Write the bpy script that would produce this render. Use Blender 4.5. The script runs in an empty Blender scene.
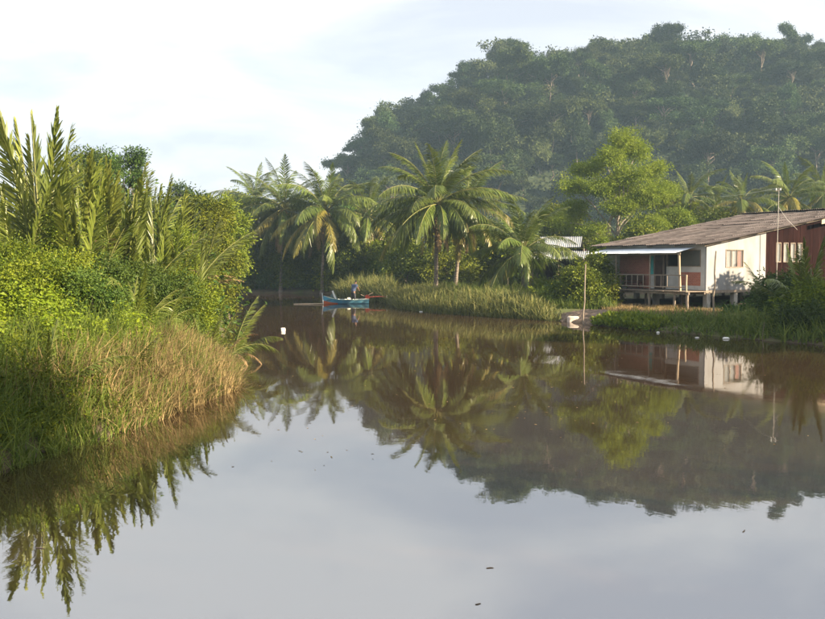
import bpy, math, random
import numpy as np
from mathutils import Vector, Matrix, Euler

R = math.radians
scene = bpy.context.scene
COL = scene.collection
# ------------------------------------------------------------------ camera
TILT = R(3.0); CAM_Z = 3.2; F = 885.0
cam_d = bpy.data.cameras.new('camera'); cam = bpy.data.objects.new('camera', cam_d); COL.objects.link(cam)
cam.location = (0, 0, CAM_Z); cam.rotation_euler = (R(90) - TILT, 0, 0)
cam_d.sensor_width = 36; cam_d.lens = F / 825 * 36; cam_d.clip_end = 3000; cam_d.clip_start = 0.1
scene.camera = cam
# ------------------------------------------------------------------ sky, sun, exposure
SUN_EL = R(23); SUN_AZ = math.atan2(0.92, -0.39)      # azimuth from +Y towards +X
to_sun = Vector((math.sin(SUN_AZ) * math.cos(SUN_EL), math.cos(SUN_AZ) * math.cos(SUN_EL), math.sin(SUN_EL)))
w = bpy.data.worlds.new('World'); scene.world = w; w.use_nodes = True
nt = w.node_tree; N = nt.nodes; Lk = nt.links; N.clear()
out = N.new('ShaderNodeOutputWorld'); bg = N.new('ShaderNodeBackground')
sky = N.new('ShaderNodeTexSky'); sky.sky_type = 'NISHITA'; sky.sun_disc = False
sky.sun_elevation = SUN_EL; sky.sun_rotation = SUN_AZ
sky.air_density = 1.0; sky.dust_density = 2.0; sky.ozone_density = 1.5
tc = N.new('ShaderNodeTexCoord'); sep = N.new('ShaderNodeSeparateXYZ'); Lk.new(tc.outputs['Generated'], sep.inputs[0])
zz = N.new('ShaderNodeMath'); zz.operation = 'MAXIMUM'; zz.inputs[1].default_value = 0.0; Lk.new(sep.outputs[2], zz.inputs[0])
za = N.new('ShaderNodeMath'); za.operation = 'ADD'; za.inputs[1].default_value = 0.22; Lk.new(zz.outputs[0], za.inputs[0])
dv = N.new('ShaderNodeVectorMath'); dv.operation = 'DIVIDE'
cmb = N.new('ShaderNodeCombineXYZ')
for i in range(3): Lk.new(za.outputs[0], cmb.inputs[i])
Lk.new(tc.outputs['Generated'], dv.inputs[0]); Lk.new(cmb.outputs[0], dv.inputs[1])
mp = N.new('ShaderNodeMapping'); mp.inputs['Scale'].default_value = (0.75, 1.0, 0.3); mp.inputs['Location'].default_value = (1.35, 0.2, 0.0)
Lk.new(dv.outputs[0], mp.inputs[0])
cn = N.new('ShaderNodeTexNoise'); cn.inputs['Scale'].default_value = 1.6; cn.inputs['Detail'].default_value = 8; cn.inputs['Roughness'].default_value = 0.55
cn.inputs['Distortion'].default_value = 0.4
Lk.new(mp.outputs[0], cn.inputs['Vector'])
cr = N.new('ShaderNodeValToRGB'); cr.color_ramp.elements[0].position = 0.41; cr.color_ramp.elements[0].color = (2.55, 2.60, 2.88, 1)
cr.color_ramp.elements[1].position = 0.60; cr.color_ramp.elements[1].color = (3.70, 3.63, 3.62, 1)
Lk.new(cn.outputs[0], cr.inputs[0])
mx = N.new('ShaderNodeMix'); mx.data_type = 'RGBA'
mx.inputs[0].default_value = 0.89; Lk.new(sky.outputs[0], mx.inputs[6]); Lk.new(cr.outputs[0], mx.inputs[7])
Lk.new(mx.outputs[2], bg.inputs[0]); bg.inputs[1].default_value = 0.086
Lk.new(bg.outputs[0], out.inputs[0])
sd = bpy.data.lights.new('sun', 'SUN'); sd.energy = 5.0; sd.angle = R(0.6); sd.color = (1.0, 0.81, 0.57)
sun = bpy.data.objects.new('sun', sd); COL.objects.link(sun); sun.rotation_euler = (-to_sun).to_track_quat('-Z', 'Y').to_euler()
vs = scene.view_settings; vs.view_transform = 'Standard'; vs.look = 'None'; vs.gamma = 1.0; vs.exposure = 1.88; vs.use_curve_mapping = False
scene.render.engine = 'CYCLES'
cy = scene.cycles; cy.max_bounces = 6; cy.diffuse_bounces = 3; cy.glossy_bounces = 3; cy.transmission_bounces = 4
cy.volume_bounces = 0; cy.caustics_reflective = False; cy.caustics_refractive = False

# ------------------------------------------------------------------ helpers
rng = np.random.default_rng(7)
random.seed(7)
ct, st = math.cos(TILT), math.sin(TILT)
def P(px, py, D):
    """world point seen at photo pixel (px,py), at distance D along Y"""
    xc = (px - 412.5) / F; yc = (309.5 - py) / F
    d = np.array([xc, ct + yc * st, -st + yc * ct]); d = d / d[1] * D
    return np.array([d[0], D, CAM_Z + d[2]])

class G:
    def __init__(s): s.v = []; s.f = []; s.t = []; s.m = []; s.s = []; s.n = 0
    def add(s, v, f, tint=0.5, mat=0, smooth=False):
        v = np.asarray(v, float).reshape(-1, 3); f = np.asarray(f, int)
        if len(f) == 0: return
        s.v.append(v); s.f.append(f + s.n); s.n += len(v); k = len(f)
        s.t.append(np.broadcast_to(np.asarray(tint, float), (k,)).copy())
        s.m.append(np.full(k, mat)); s.s.append(np.full(k, smooth))
    def mesh(s, name, mats):
        me = bpy.data.meshes.new(name)
        v = np.concatenate(s.v); tot = np.concatenate([np.full(len(f), f.shape[1]) for f in s.f])
        loops = np.concatenate([f.ravel() for f in s.f]); start = np.concatenate([[0], np.cumsum(tot)[:-1]])
        me.vertices.add(len(v)); me.vertices.foreach_set('co', v.ravel().astype(np.float32))
        me.loops.add(len(loops)); me.loops.foreach_set('vertex_index', loops.astype(np.int32))
        me.polygons.add(len(tot)); me.polygons.foreach_set('loop_start', start.astype(np.int32)); me.polygons.foreach_set('loop_total', tot.astype(np.int32))
        me.polygons.foreach_set('material_index', np.concatenate(s.m).astype(np.int32))
        me.polygons.foreach_set('use_smooth', np.concatenate(s.s).astype(bool))
        a = me.attributes.new('tint', 'FLOAT', 'FACE'); a.data.foreach_set('value', np.concatenate(s.t).astype(np.float32))
        for m in (mats if isinstance(mats, (list, tuple)) else [mats]):
            if m: me.materials.append(m)
        me.update(calc_edges=True); me.validate(); return me
    def obj(s, name, mats, parent=None): return put(name, s.mesh(name, mats), parent)

def put(name, me, parent=None, loc=None, rot=None, sc=None):
    o = bpy.data.objects.new(name, me); COL.objects.link(o)
    if parent: o.parent = parent
    if loc is not None: o.location = loc
    if rot is not None: o.rotation_euler = rot
    if sc is not None: o.scale = (sc,)*3 if np.isscalar(sc) else sc
    return o
def tag(o, label, cat, group=None, kind=None):
    o['label'] = label; o['category'] = cat
    if group: o['group'] = group
    if kind: o['kind'] = kind
    return o
def thing(name, label, cat, loc=(0, 0, 0), rz=0, group=None):
    return tag(put(name, None, None, loc, (0, 0, rz)), label, cat, group)
def unit(a): return a / np.maximum(np.linalg.norm(a, axis=-1, keepdims=True), 1e-9)

def tube(g, pts, rad, sides=6, tint=0.5, mat=0, cap=True, smooth=True):
    pts = np.asarray(pts, float); n = len(pts); rad = np.broadcast_to(np.asarray(rad, float), (n,))
    T = unit(np.gradient(pts, axis=0)); ref = np.array([0, 0, 1.0]) if abs(T[0][2]) < 0.9 else np.array([1.0, 0, 0])
    A = np.cross(T[0], ref); A /= np.linalg.norm(A); V = []
    ang = np.arange(sides) / sides * 2 * math.pi
    for i in range(n):
        A = A - T[i] * A.dot(T[i]); A /= max(np.linalg.norm(A), 1e-9); B = np.cross(T[i], A)
        V.append(pts[i] + rad[i] * (np.cos(ang)[:, None] * A + np.sin(ang)[:, None] * B))
    V = np.concatenate(V); f = []
    for i in range(n - 1):
        for j in range(sides): k = (j + 1) % sides; f.append((i*sides+j, i*sides+k, (i+1)*sides+k, (i+1)*sides+j))
    g.add(V, f, tint, mat, smooth)
    if cap: g.add(V[-sides:], [list(range(sides))], tint, mat); g.add(V[:sides], [list(range(sides))[::-1]], tint, mat)

def boxg(g, x, y, z, tint=0.5, mat=0):
    v = [(a, b, c) for c in z for b in y for a in x]
    g.add(v, [(0,2,3,1), (4,5,7,6), (0,1,5,4), (2,6,7,3), (0,4,6,2), (1,3,7,5)], tint, mat)
def box(name, x, y, z, mat, parent=None):
    g = G(); boxg(g, x, y, z); return g.obj(name, mat, parent)
def leaves(g, c, d, nrm, L, W, tint, fold=0.15, mat=0):
    n = len(c); d = unit(d); s = unit(np.cross(d, nrm)); nn = np.cross(s, d)
    L = np.broadcast_to(L, (n,))[:, None]; W = np.broadcast_to(W, (n,))[:, None]
    mid = c + d * L * 0.42
    v = np.stack([c, mid + s * W / 2 + nn * W * fold, c + d * L - nn * L * 0.08, mid - s * W / 2 + nn * W * fold], 1).reshape(-1, 3)
    g.add(v, np.arange(n * 4).reshape(-1, 4), tint, mat)

def crown(g, r, lobes, nclump, per, cr, leafL, leafW=None, shell=0.55, droop=0.25, flat=0.75, mat=0):
    """leaf clumps spread through a union of ellipsoid lobes; returns the clump centres"""
    lobes = [(np.array(c, float), np.array(q, float) * (1 if np.ndim(q) else np.ones(3))) for c, q in lobes]
    wt = np.array([np.prod(q) ** (2 / 3) for _, q in lobes]); wt /= wt.sum()
    pick = r.choice(len(lobes), nclump, p=wt)
    C = np.array([lobes[i][0] for i in pick]); Q = np.array([lobes[i][1] for i in pick])
    dr = unit(r.normal(size=(nclump, 3))); rad = r.random(nclump) ** (1 - shell) * (0.82 + 0.36 * r.random(nclump))
    cc = C + dr * Q * rad[:, None]
    n = nclump * per; ci = np.repeat(np.arange(nclump), per)
    csz = (0.6 + 0.8 * r.random(nclump)) * cr
    off = r.normal(size=(n, 3)) * np.array([1, 1, flat]) * 0.5 * csz[ci][:, None]
    pos = cc[ci] + off
    d = unit(off) * 0.7 + dr[ci] * 0.5 + r.normal(size=(n, 3)) * 0.5 + np.array([0, 0, -droop])
    nr = unit(r.normal(size=(n, 3)) * 0.7 + dr[ci] * 0.4 + np.array([0, 0, 0.7]))
    L = leafL * (0.65 + 0.7 * r.random(n)); W = (leafW or leafL * 0.55) * (0.7 + 0.6 * r.random(n))
    ctint = r.random(nclump)
    leaves(g, pos, d, nr, L, W, np.clip(0.68 * ctint[ci] + 0.32 * r.random(n), 0, 1), mat=mat)
    return cc

def blades(g, base, h, r, width=0.03, lean=0.25, bend=0.35, tint=None, mat=0, seg=3):
    n = len(base); az = r.random(n) * 2 * math.pi; dirv = np.stack([np.cos(az), np.sin(az), np.zeros(n)], 1)
    az2 = r.random(n) * 2 * math.pi; side = np.stack([np.cos(az2), np.sin(az2), np.zeros(n)], 1)
    ln = (lean * r.random(n))[:, None]; bd = (bend * r.random(n) ** 2 * 2)[:, None]; h = h[:, None]; P_ = []
    for k in range(seg + 1):
        t = k / seg; ctr = base + dirv * h * (ln * t + bd * t ** 2.5) + np.array([0, 0, 1.0]) * h * (t - 0.35 * bd * t ** 3)
        wd = width * (1 - 0.85 * t) * 0.5
        P_ += [ctr - side * wd, ctr + side * wd]
    V = np.stack(P_, 1).reshape(-1, 3); k0 = np.arange(n)[:, None] * (2 * (seg + 1))
    tint = r.random(n) if tint is None else tint
    for k in range(seg): g_f = k0 + np.array([[2*k, 2*k+1, 2*k+3, 2*k+2]]); (g.add(V, g_f, tint, mat) if k == 0 else _more(g, g_f, len(V), tint, mat))
def _more(g, f, nv, tint, mat):
    g.f.append(f + g.n - nv); k = len(f); g.t.append(np.broadcast_to(tint, (k,)).copy()); g.m.append(np.full(k, mat)); g.s.append(np.full(k, False))

# ------------------------------------------------------------------ materials
def newmat(name):
    m = bpy.data.materials.new(name); m.use_nodes = True; n = m.node_tree.nodes; n.clear()
    o = n.new('ShaderNodeOutputMaterial'); return m, n, m.node_tree.links, o
def leafmat(name, a, b, trans=0.35, rough=0.5, var=0.35, hue=0.0, spec=0.15):
    m, n, l, o = newmat(name)
    at = n.new('ShaderNodeAttribute'); at.attribute_name = 'tint'
    mi = n.new('ShaderNodeMix'); mi.data_type = 'RGBA'; mi.inputs[6].default_value = a + (1,); mi.inputs[7].default_value = b + (1,)
    l.new(at.outputs['Fac'], mi.inputs[0])
    oi = n.new('ShaderNodeObjectInfo')
    mr = n.new('ShaderNodeMapRange'); mr.inputs[3].default_value = 1 - var; mr.inputs[4].default_value = 1 + var; l.new(oi.outputs['Random'], mr.inputs[0])
    hs = n.new('ShaderNodeHueSaturation'); l.new(mi.outputs[2], hs.inputs['Color']); l.new(mr.outputs[0], hs.inputs['Value'])
    if hue:
        ml = n.new('ShaderNodeMath'); ml.operation = 'MULTIPLY'; ml.inputs[1].default_value = 7.13; l.new(oi.outputs['Random'], ml.inputs[0])
        fr = n.new('ShaderNodeMath'); fr.operation = 'FRACT'; l.new(ml.outputs[0], fr.inputs[0])
        m2 = n.new('ShaderNodeMapRange'); m2.inputs[3].default_value = 0.5 - hue; m2.inputs[4].default_value = 0.5 + hue; l.new(fr.outputs[0], m2.inputs[0]); l.new(m2.outputs[0], hs.inputs['Hue'])
    p = n.new('ShaderNodeBsdfPrincipled'); p.inputs['Roughness'].default_value = rough; p.inputs['Specular IOR Level'].default_value = spec
    l.new(hs.outputs[0], p.inputs['Base Color'])
    t = n.new('ShaderNodeBsdfTranslucent'); l.new(hs.outputs[0], t.inputs['Color'])
    ms = n.new('ShaderNodeMixShader'); ms.inputs[0].default_value = trans
    l.new(p.outputs[0], ms.inputs[1]); l.new(t.outputs[0], ms.inputs[2]); l.new(ms.outputs[0], o.inputs[0]); return m
def surf(name, a, b, scale=4.0, rough=0.8, bump=0.3, stretch=(1, 1, 1), detail=6, var=0.0, metal=0.0, c=None, pos=(0.35, 0.65), spec=0.3):
    """noise-mottled surface: colour a to b (and a third c in blotches), fine relief"""
    m, n, l, o = newmat(name)
    tcn = n.new('ShaderNodeTexCoord'); mpn = n.new('ShaderNodeMapping'); mpn.inputs['Scale'].default_value = stretch; l.new(tcn.outputs['Object'], mpn.inputs[0])
    nz = n.new('ShaderNodeTexNoise'); nz.inputs['Scale'].default_value = scale; nz.inputs['Detail'].default_value = detail; nz.inputs['Roughness'].default_value = 0.6
    l.new(mpn.outputs[0], nz.inputs['Vector'])
    rp = n.new('ShaderNodeValToRGB'); rp.color_ramp.elements[0].position = pos[0]; rp.color_ramp.elements[1].position = pos[1]
    rp.color_ramp.elements[0].color = a + (1,); rp.color_ramp.elements[1].color = b + (1,); l.new(nz.outputs[0], rp.inputs[0]); col = rp.outputs[0]
    if c:
        n2 = n.new('ShaderNodeTexNoise'); n2.inputs['Scale'].default_value = scale * 0.31; n2.inputs['Detail'].default_value = 8; n2.inputs['Roughness'].default_value = 0.7; l.new(mpn.outputs[0], n2.inputs['Vector'])
        r2 = n.new('ShaderNodeValToRGB'); r2.color_ramp.elements[0].position = 0.48; r2.color_ramp.elements[1].position = 0.66; l.new(n2.outputs[0], r2.inputs[0])
        mi = n.new('ShaderNodeMix'); mi.data_type = 'RGBA'; l.new(r2.outputs[0], mi.inputs[0]); l.new(col, mi.inputs[6]); mi.inputs[7].default_value = c + (1,); col = mi.outputs[2]
    if var:
        oi = n.new('ShaderNodeObjectInfo'); mr = n.new('ShaderNodeMapRange'); mr.inputs[3].default_value = 1 - var; mr.inputs[4].default_value = 1 + var; l.new(oi.outputs['Random'], mr.inputs[0])
        hs = n.new('ShaderNodeHueSaturation'); l.new(col, hs.inputs['Color']); l.new(mr.outputs[0], hs.inputs['Value']); col = hs.outputs[0]
    p = n.new('ShaderNodeBsdfPrincipled'); p.inputs['Roughness'].default_value = rough; p.inputs['Metallic'].default_value = metal; p.inputs['Specular IOR Level'].default_value = spec
    l.new(col, p.inputs['Base Color'])
    bp = n.new('ShaderNodeBump'); bp.inputs['Strength'].default_value = bump; bp.inputs['Distance'].default_value = 0.03; l.new(nz.outputs[0], bp.inputs['Height']); l.new(bp.outputs[0], p.inputs['Normal'])
    l.new(p.outputs[0], o.inputs[0]); return m

M = {}
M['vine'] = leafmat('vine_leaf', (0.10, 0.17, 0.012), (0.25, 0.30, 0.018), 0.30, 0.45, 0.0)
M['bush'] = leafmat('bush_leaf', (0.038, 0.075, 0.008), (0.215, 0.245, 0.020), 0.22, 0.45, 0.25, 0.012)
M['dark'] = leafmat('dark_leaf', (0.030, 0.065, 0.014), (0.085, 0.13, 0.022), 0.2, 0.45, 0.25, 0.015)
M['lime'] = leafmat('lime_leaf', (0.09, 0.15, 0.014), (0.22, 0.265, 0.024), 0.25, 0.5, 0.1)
M['feather'] = leafmat('feathery_leaf', (0.12, 0.185, 0.018), (0.27, 0.325, 0.035), 0.33, 0.6, 0.0)
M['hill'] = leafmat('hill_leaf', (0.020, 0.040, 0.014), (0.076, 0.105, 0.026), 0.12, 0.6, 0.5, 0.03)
M['hillp'] = leafmat('pale_hill_leaf', (0.10, 0.14, 0.045), (0.19, 0.22, 0.08), 0.3, 0.6, 0.2)
M['palm'] = leafmat('palm_leaflet', (0.055, 0.10, 0.014), (0.165, 0.20, 0.034), 0.28, 0.35, 0.18, 0.01, 0.5)
M['palmy'] = leafmat('yellow_palm_leaflet', (0.17, 0.17, 0.025), (0.32, 0.26, 0.05), 0.3, 0.4, 0.15, 0.01, 0.5)
M['nipa'] = leafmat('nipa_leaflet', (0.085, 0.13, 0.020), (0.22, 0.25, 0.045), 0.30, 0.38, 0.22, 0.012, 0.5)
M['deadf'] = leafmat('dead_frond', (0.20, 0.13, 0.06), (0.34, 0.24, 0.13), 0.2, 0.7, 0.2)
M['rachis'] = surf('frond_rib', (0.14, 0.15, 0.045), (0.23, 0.22, 0.075), 6, 0.5, 0.1)
M['reed'] = leafmat('reed_blade', (0.05, 0.08, 0.018), (0.25, 0.24, 0.08), 0.2, 0.55, 0.0)
M['dryreed'] = leafmat('dry_reed', (0.09, 0.07, 0.03), (0.46, 0.34, 0.16), 0.2, 0.6, 0.0)
M['grass'] = leafmat('grass_blade', (0.07, 0.12, 0.020), (0.19, 0.23, 0.045), 0.3, 0.5, 0.0)
M['bark'] = surf('bark', (0.10, 0.075, 0.055), (0.24, 0.20, 0.16), 5, 0.9, 0.6, (1, 1, 0.25))
M['palmbark'] = surf('palm_bark', (0.11, 0.085, 0.065), (0.27, 0.23, 0.19), 7, 0.9, 0.6, (0.6, 0.6, 3))
M['palebark'] = surf('pale_bark', (0.24, 0.21, 0.17), (0.38, 0.34, 0.29), 2, 0.9, 0.4, (1, 1, 0.25))
M['ground'] = surf('soil', (0.06, 0.045, 0.028), (0.12, 0.09, 0.06), 0.9, 0.95, 0.8, c=(0.09, 0.11, 0.035))
M['mud'] = surf('mud', (0.10, 0.075, 0.052), (0.21, 0.155, 0.115), 3.2, 0.9, 1.0)
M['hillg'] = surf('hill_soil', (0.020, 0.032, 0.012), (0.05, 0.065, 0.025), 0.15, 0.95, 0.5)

# ------------------------------------------------------------------ river shape and terrain
RIVER = np.array([(-26, -60), (-13, -20), (-11, 0), (-8, 8), (-6.5, 13.2), (-5.8, 16), (-5.2, 19.5), (-4.8, 22.3), (-5.1, 24.5), (-6.4, 29), (-7.9, 36), (-10.4, 48), (-13.4, 60), (-17, 71), (-26, 79), (-60, 84),
    (-60, 97), (-40, 96), (-22, 96), (-12, 94), (-7.5, 90), (-6.6, 82), (-4.6, 77), (-2.2, 73.5), (-1.2, 68), (-0.6, 63), (1.3, 57.8), (5, 53), (8.0, 49.6), (9.4, 46), (12.7, 39.6), (16, 34.6), (18, 28), (20, 10), (23, -20), (40, -60)], float)
def river_d(x, y):
    """signed distance to the water's edge, positive on land"""
    x = np.asarray(x, float); y = np.asarray(y, float); best = np.full(x.shape, 1e9); ins = np.zeros(x.shape, bool)
    A = RIVER; B = np.roll(RIVER, -1, 0)
    for (ax, ay), (bx, by) in zip(A, B):
        ex, ey = bx - ax, by - ay; t = np.clip(((x - ax) * ex + (y - ay) * ey) / (ex * ex + ey * ey), 0, 1)
        best = np.minimum(best, (x - ax - t * ex) ** 2 + (y - ay - t * ey) ** 2)
        cond = (ay > y) != (by > y)
        ins ^= cond & (x < ex * (y - ay) / (ey if ey else 1e-9) + ax)
    d = np.sqrt(best); return np.where(ins, -d, d)
def bumpy(x, y, s):
    return (np.sin(x * 1.7 / s + 1.3 * np.sin(y * 1.1 / s)) * np.cos(y * 1.9 / s + 0.7) + 0.5 * np.sin(x * 4.1 / s + 2.1 + y * 2.7 / s) + 0.35 * np.cos(y * 6.3 / s - x * 3.3 / s)) / 1.85
def gz(x, y):
    x = np.asarray(x, float); y = np.asarray(y, float); d = river_d(x, y)
    d = d + 0.35 * bumpy(x, y, 1.6)
    land = 0.05 + 0.75 * (1 - np.exp(-np.maximum(d, 0) / 1.6)) + 0.12 * bumpy(x, y, 4) * np.clip(d / 3, 0, 1)
    mound = 1.55 * np.exp(-((x + 12.5) / 5.0) ** 2 - ((y - 21) / 8) ** 2) * np.clip(d / 3.5, 0, 1)
    land = land * (1 - 0.48 * np.exp(-((x - 15.5) / 7) ** 2 - ((y - 49) / 9) ** 2))
    return np.where(d > 0, land + mound, np.maximum(-1.4, 0.05 + d * 0.6))
def g1(x, y): return float(gz(np.array([x]), np.array([y]))[0])
def sheet(xs, ys, fn):
    X, Y = np.meshgrid(xs, ys); Z = fn(X, Y); n, m = X.shape
    i = np.arange((n - 1) * m).reshape(n - 1, m)[:, :-1].ravel()
    return np.stack([X.ravel(), Y.ravel(), Z.ravel()], 1), np.stack([i, i + 1, i + m + 1, i + m], 1)
g = G(); v, f = sheet(np.concatenate([np.linspace(-500, -60, 18)[:-1], np.linspace(-60, 60, 260), np.linspace(60, 500, 18)[1:]]),
                      np.concatenate([np.linspace(-150, -20, 10)[:-1], np.linspace(-20, 110, 270), np.linspace(110, 560, 22)[1:]]), gz)
g.add(v, f, 0.5, 0, True); o = g.obj('ground', M['ground']); o['kind'] = 'structure'

def watermat():
    m, n, l, o = newmat('river_water')
    tcn = n.new('ShaderNodeTexCoord')
    p = n.new('ShaderNodeBsdfPrincipled'); p.inputs['Roughness'].default_value = 0.025; p.inputs['IOR'].default_value = 5.4
    nz = n.new('ShaderNodeTexNoise'); nz.inputs['Scale'].default_value = 0.12; nz.inputs['Detail'].default_value = 4; l.new(tcn.outputs['Object'], nz.inputs['Vector'])
    rp = n.new('ShaderNodeValToRGB'); rp.color_ramp.elements[0].position = 0.3; rp.color_ramp.elements[1].position = 0.7
    rp.color_ramp.elements[0].color = (0.030, 0.018, 0.010, 1); rp.color_ramp.elements[1].color = (0.044, 0.027, 0.016, 1)
    l.new(nz.outputs[0], rp.inputs[0]); l.new(rp.outputs[0], p.inputs['Base Color'])
    n3 = n.new('ShaderNodeTexNoise'); n3.inputs['Scale'].default_value = 0.16; n3.inputs['Detail'].default_value = 3; l.new(tcn.outputs['Object'], n3.inputs['Vector'])
    r3 = n.new('ShaderNodeMapRange'); r3.inputs[1].default_value = 0.5; r3.inputs[2].default_value = 0.7; r3.inputs[3].default_value = 0.02; r3.inputs[4].default_value = 0.075; l.new(n3.outputs[0], r3.inputs[0]); l.new(r3.outputs[0], p.inputs['Roughness'])
    h = None
    for sc, dist, stx in ((0.5, 0.005, (1, 0.55, 1)), (3.2, 0.0007, (1, 0.6, 1)), (11.0, 0.0002, (1, 0.7, 1))):
        mpn = n.new('ShaderNodeMapping'); mpn.inputs['Scale'].default_value = stx; l.new(tcn.outputs['Object'], mpn.inputs[0])
        w_ = n.new('ShaderNodeTexNoise'); w_.inputs['Scale'].default_value = sc; w_.inputs['Detail'].default_value = 2; l.new(mpn.outputs[0], w_.inputs['Vector'])
        b = n.new('ShaderNodeBump'); b.inputs['Strength'].default_value = 1.0; b.inputs['Distance'].default_value = dist; l.new(w_.outputs[0], b.inputs['Height'])
        if h: l.new(h, b.inputs['Normal'])
        h = b.outputs[0]
    l.new(h, p.inputs['Normal']); l.new(p.outputs[0], o.inputs[0]); return m
g = G(); v, f = sheet(np.linspace(-62, 42, 27), np.linspace(-62, 100, 41), lambda X, Y: X * 0); g.add(v, f, 0.5, 0, True)
o = g.obj('river_water', watermat()); o['kind'] = 'structure'

# ------------------------------------------------------------------ the hill
RX = np.array([-60, -40, -33, -28, -24.5, -19, -12.7, -6, 0, 5, 9, 14.5, 22, 33, 42, 50, 62, 76, 91, 101, 111, 125, 141, 170, 210, 260])
RZ = np.array([0, 3, 10, 22, 31, 38, 49, 52, 54, 53, 50, 60, 67, 73, 70, 70, 73, 72, 75, 73, 71, 73, 74, 70, 50, 0], float)
HB, HR = 200.0, 300.0
RZ = np.maximum(RZ * 0.975 - 4.6 * np.clip(RZ / 30, 0, 1), 0)
def hz(X, Y):
    X = np.asarray(X, float); Y = np.asarray(Y, float)
    top = np.interp(X / np.maximum(Y, 150) * 300, RX, RZ); f = np.clip((Y - HB) / (HR - HB), 0, 1); b = np.clip((Y - HR) / 110, 0, 1)
    prof = np.sin(f * math.pi / 2) ** 0.95 * np.cos(b * math.pi / 2)
    return top * prof * (1 + 0.07 * bumpy(X, Y, 14) * np.sin(f * 3.14)) + 2.0 * bumpy(X, Y, 7) * np.sin(f * 3.14) - 1.0
g = G(); v, f = sheet(np.linspace(-60, 330, 150), np.linspace(196, 412, 90), hz); g.add(v, f, 0.5, 0, True)
o = g.obj('hill', M['hillg']); o['kind'] = 'structure'
def h1(x, y): return float(hz(np.array([x]), np.array([y]))[0])

def limb(r, a, b, sag=0.1, n=5):
    a = np.array(a, float); b = np.array(b, float); t = np.linspace(0, 1, n)[:, None]
    L = np.linalg.norm(b - a); j = r.normal(size=(n, 3)) * 0.05 * L; j[0] = j[-1] = 0
    return a + (b - a) * t + np.array([0, 0, 1.0]) * sag * L * np.sin(t * math.pi) + j

hill_var = []; hill_low = []
for k in range(10):
    r = np.random.default_rng(100 + k); H = 12.0
    if k < 4: lobes = [((r.normal() * 1.9, r.normal() * 1.9, H * (0.45 + 0.45 * r.random())), (0.9 + r.random() * 0.9, 0.9 + r.random() * 0.9, 0.7 + r.random() * 0.6)) for _ in range(17)]
    elif k < 6: lobes = [((r.normal() * 1.0, r.normal() * 1.0, H * (0.30 + 0.62 * i / 9)), (1.3 + 0.5 * r.random(), 1.3 + 0.5 * r.random(), 1.0)) for i in range(10)]
    elif k < 9: lobes = [((r.normal() * 2.5, r.normal() * 2.5, H * (0.72 + 0.24 * r.random())), (1.0 + r.random() * 0.8, 1.0 + r.random() * 0.8, 0.5 + 0.3 * r.random())) for _ in range(14)]
    else: lobes = [((r.normal() * 2.2 * (1 - i / 10), r.normal() * 2.2 * (1 - i / 10), H * (0.35 + 0.6 * i / 9)), (1.6 - 0.08 * i, 1.6 - 0.08 * i, 0.8)) for i in range(10)]
    gc = G(); cc = crown(gc, r, lobes, 190, 52, 0.95, 0.42, 0.26, shell=0.55)
    gt = G(); top = (r.normal() * 0.5, r.normal() * 0.5, H * 0.78); tube(gt, limb(r, (0, 0, -2), top, 0), np.linspace(0.24, 0.10, 5), 5)
    for c in cc[r.choice(len(cc), 12)]: tube(gt, limb(r, (top[0] * 0.8, top[1] * 0.8, H * (0.45 + 0.25 * r.random())), c), np.linspace(0.10, 0.03, 5), 4)
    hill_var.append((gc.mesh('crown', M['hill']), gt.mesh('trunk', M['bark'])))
    gl_ = G(); crown(gl_, r, lobes, 70, 9, 1.1, 0.85, 0.55, shell=0.6); hill_low.append((gl_.v[0], gl_.t[0]))
def hill_tree(x, y, var, sc, rz, label, group, z=None, leaf=None, bark=None, name='forest_tree'):
    t = thing(name, label, 'tree', (x, y, h1(x, y) if z is None else z), rz, group); t.scale = sc
    c = put('crown', hill_var[var][0], t); k = put('trunk', hill_var[var][1], t)
    for ob, m in ((c, leaf), (k, bark)):
        if m: ob.material_slots[0].link = 'OBJECT'; ob.material_slots[0].material = m
    return t
def proj(x, y, z):
    dz = z - CAM_Z; zc = y * ct - dz * st; yc = y * st + dz * ct
    return 412.5 + F * x / zc, 309.5 - F * yc / zc
cand = []
ys = HB + 6
r = np.random.default_rng(5)
while ys < HR + 4:
    sl = 5.6 + 1.6 * (ys - HB) / 100
    for xs in np.arange(-45, 150, 8.0):
        x = xs + r.uniform(-3.4, 3.4); y = ys + r.uniform(-2.6, 2.6)
        z = h1(x, y); px, py = proj(x, y, z + 10)
        if 325 < px < 842 and py < 222 and z > 3: cand.append((x, y, z))
    ys += sl
r.shuffle(cand); cand = cand[:294]
def hill_zone(x, y, z):
    px, py = proj(x, y, z + 8)
    if y > HR - 8: return ('forest tree on the skyline ridge of the hill', 'trees along the ridge') if px > 450 else ('forest tree on the low left shoulder of the hill skyline', 'trees on the left shoulder')
    if px < 450: return ('shaded forest tree on the steep left flank of the hill', 'trees on the left flank')
    if px < 640: return ('forest tree on the middle of the hillside behind the central palms', 'trees on the middle slope')
    return ('forest tree on the right part of the hillside above the house', 'trees on the right slope')
for x, y, z in cand:
    s = 0.5 + (0.75 if y < HR - 14 else 0.4) * r.random() ** 1.6
    while s > 0.4 and proj(x, y, z + 15.5 * s)[1] < np.interp(proj(x, y, z)[0], [340, 375, 425, 455, 510, 560, 680, 825], [160, 104, 92, 60, 27, 33, 20, 22]): s *= 0.93
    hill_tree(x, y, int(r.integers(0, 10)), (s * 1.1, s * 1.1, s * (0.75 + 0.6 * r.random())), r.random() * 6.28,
              *hill_zone(x, y, z))
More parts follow.
